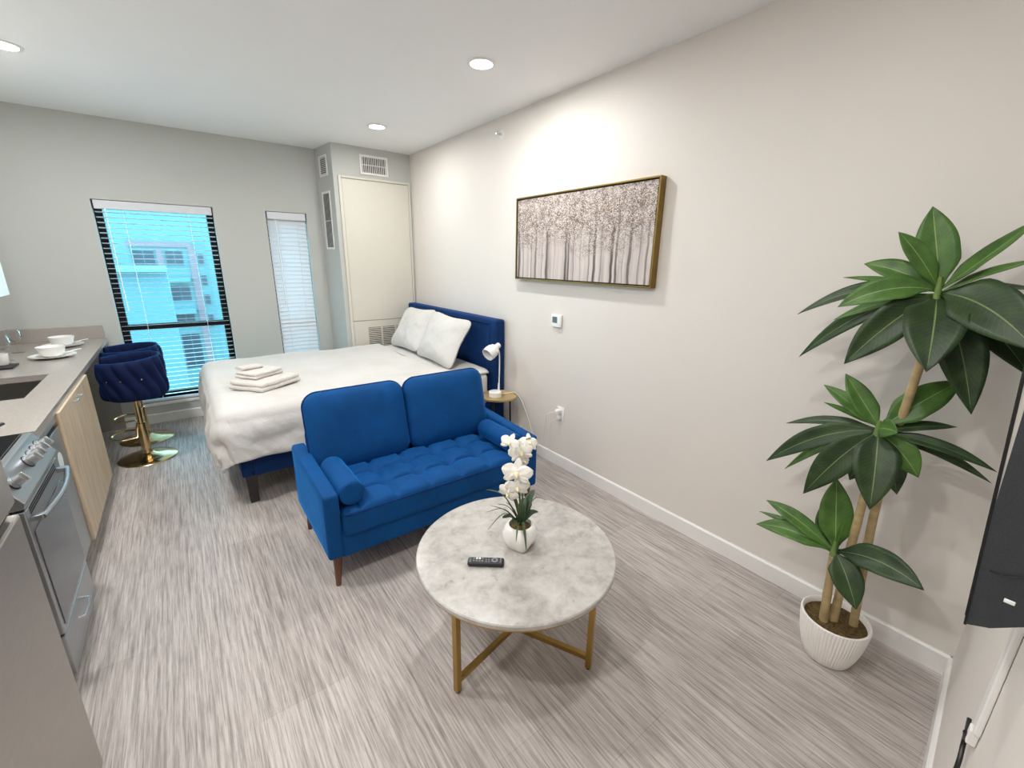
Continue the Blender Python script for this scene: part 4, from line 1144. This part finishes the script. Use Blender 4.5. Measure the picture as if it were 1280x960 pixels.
MB().tube(smooth_path([st_-V((0, 0, .004)), st_+V((.004, 0, .12)), V((2.074, 2.9, .74)), V((2.070, 2.9, .85)), hd]), .0055, 10).build('stem', 'plastic', root)
MB().cyl(st_-V((0, 0, .003)), st_+V((0, 0, .06)), .009, .008, 14).build('socket', 'plastic', root)
dv = V((-.80, -.12, -.42)).normalized(); a = hd+V((.012, 0, .008))
uu = dv.orthogonal().normalized(); ww_ = dv.cross(uu)
m = MB(); m.rings([[a+dv*z+(uu*cos(2*pi*i/32)+ww_*sin(2*pi*i/32))*r for i in range(32)] for r, z in ((.012, -.018), (.022, -.012), (.024, .02), (.026, .026), (.042, .04), (.054, .065), (.058, .10), (.055, .135), (.052, .135), (.054, .10), (.04, .05), (.01, .045))])
m.build('lamp_shade', 'plastic', root, angle=50)
MB().tube(smooth_path([lb+V((.05, -.01, .02)), V((2.13, 2.885, NZ+.014)), V((2.21, 2.86, NZ+.014)), V((2.240, 2.81, NZ-.04)), V((2.236, 2.74, .36)), V((2.236, 2.70, .30)), V((2.236, 2.66, .22)), V((2.236, 2.60, .13))]), .003, 8).build('cord', 'cord_white', root)

# television on its mount, seen from its end
TX0, TX1 = .95, 1.98
root = thing('television', 'black wall-mounted television seen end-on at the right edge', 'television', ((TX0+TX1)/2, .03, 1.03))
y_at = lambda z: .0073+(z-1.034)*(.0297/.419)
za, zb2 = 1.034, 1.66
def slab(m, x0, x1, z0, z1, f0, f1):
    m.hexa([(x0, y_at(z0)+f1, z0), (x1, y_at(z0)+f1, z0), (x1, y_at(z0)+f0, z0), (x0, y_at(z0)+f0, z0), (x0, y_at(z1)+f1, z1), (x1, y_at(z1)+f1, z1), (x1, y_at(z1)+f0, z1), (x0, y_at(z1)+f0, z1)])
m = MB(); slab(m, TX0, TX1, za, zb2, .0, -.0035); m.build('bezel', 'black', root, smooth=False)
m = MB(); slab(m, TX0+.008, TX1-.008, za+.012, zb2-.008, .0012, .0002); m.build('screen', 'black_glass', root, smooth=False)
m = MB()
# pale wedge between panel and housing, its bright reflection put into the colour
m.prism([(TX0+.001, y_at(1.16)-.0036, 1.16), (TX0+.001, y_at(zb2)-.0036, zb2), (TX0+.001, .0165+(zb2-1.166)*.0327, zb2), (TX0+.001, .0160, 1.16)], (TX1-TX0-.002, 0, 0)); m.build('reflection_wedge', plain('pale_reflection_fill', (196, 194, 188), .3, .2), root, smooth=False)
hs = lambda z: .0165+(z-1.166)*.0327
pts = [(y_at(1.036)-.0037, 1.036), (.0160, 1.1599), (hs(zb2), zb2), (near_y(TX0)+.006, zb2), (near_y(TX0)+.006, 1.099), (-.052, 1.075), (-.02, 1.047)]
dyw = near_y(TX1)-near_y(TX0); A_ = [(TX0+.0005, y, z) for y, z in pts]; B_ = [(TX1-.0005, max(y, near_y(TX1)+.006), z) for y, z in pts]
m = MB(); m.rings([A_, B_]); hsg = m.build('rear_housing', 'tv', root, smooth=False)
MB().tube([(TX0-.0005, .001, 1.142), (TX0-.0012, -.014, 1.142), (TX0-.0005, -.032, 1.1515), (TX0-.0005, -.055, 1.166)], .0016, 8).build('seam', 'black', hsg)
MB().rbox((TX0-.001, -.0285, 1.105), (.004, .012, .006), .001, nd=1, k=1).build('indicator', 'plastic', hsg)
# cord cover, outlet and black cable below
def nwp(x, z, off=0): return V((x, near_y(x)+off, z))
root = thing('cord_cover', 'white vertical cord cover on the wall below the television', 'cord cover', nwp(1.16, .70))
m = MB(); m.hexa([nwp(1.145, .69, .0005), nwp(1.19, .69, .0005), nwp(1.19, .69, .012), nwp(1.145, .69, .012), nwp(1.145, 1.02, .0005), nwp(1.19, 1.02, .0005), nwp(1.19, 1.02, .012), nwp(1.145, 1.02, .012)])
m.build('raceway', 'white', root, smooth=False, bevel=.003)
m = MB(); m.hexa([nwp(1.155, .655, .0005), nwp(1.18, .655, .0005), nwp(1.18, .655, .016), nwp(1.155, .655, .016), nwp(1.155, .6895, .0005), nwp(1.18, .6895, .0005), nwp(1.18, .6895, .016), nwp(1.155, .6895, .016)])
m.build('end_cap', 'white', root, smooth=False, bevel=.002)
root = thing('black_cable', 'black cable hanging from the plug below the cord cover', 'cable', nwp(1.16, .64))
MB().tube(smooth_path([nwp(1.17, .668, .018), nwp(1.18, .645, .014), nwp(1.215, .632, .012), nwp(1.215, .60, .010), nwp(1.18, .55, .010), nwp(1.15, .4, .02), nwp(1.15, .12, .02), nwp(1.15, .012, .03), nwp(1.2, .006, .08)]), .0045, 8).build('cord', 'black', root)
MB().cyl(nwp(1.245, .645, .012), nwp(1.217, .634, .012), .004, n=8).build('branch', 'black', root)

# ================================================================== LIGHT
wd_ = bpy.data.worlds.new('sky'); S.world = wd_; wd_.use_nodes = True
nt = wd_.node_tree; bg = nt.nodes['Background']
tc = nt.nodes.new('ShaderNodeTexCoord'); sx = nt.nodes.new('ShaderNodeSeparateXYZ'); rp = nt.nodes.new('ShaderNodeValToRGB')
nt.links.new(tc.outputs['Generated'], sx.inputs[0]); nt.links.new(sx.outputs[2], rp.inputs[0]); nt.links.new(rp.outputs[0], bg.inputs[0])
rp.color_ramp.elements[0].position = .0; rp.color_ramp.elements[0].color = (.80, .92, 1, 1)
rp.color_ramp.elements[1].position = .7; rp.color_ramp.elements[1].color = (.55, .78, 1, 1)
bg.inputs[1].default_value = 6.0
vs = S.view_settings; S.display_settings.display_device = 'sRGB'
vs.view_transform = 'Standard'; vs.look = 'None'; vs.gamma = 1; vs.use_curve_mapping = False
vs.exposure = .95
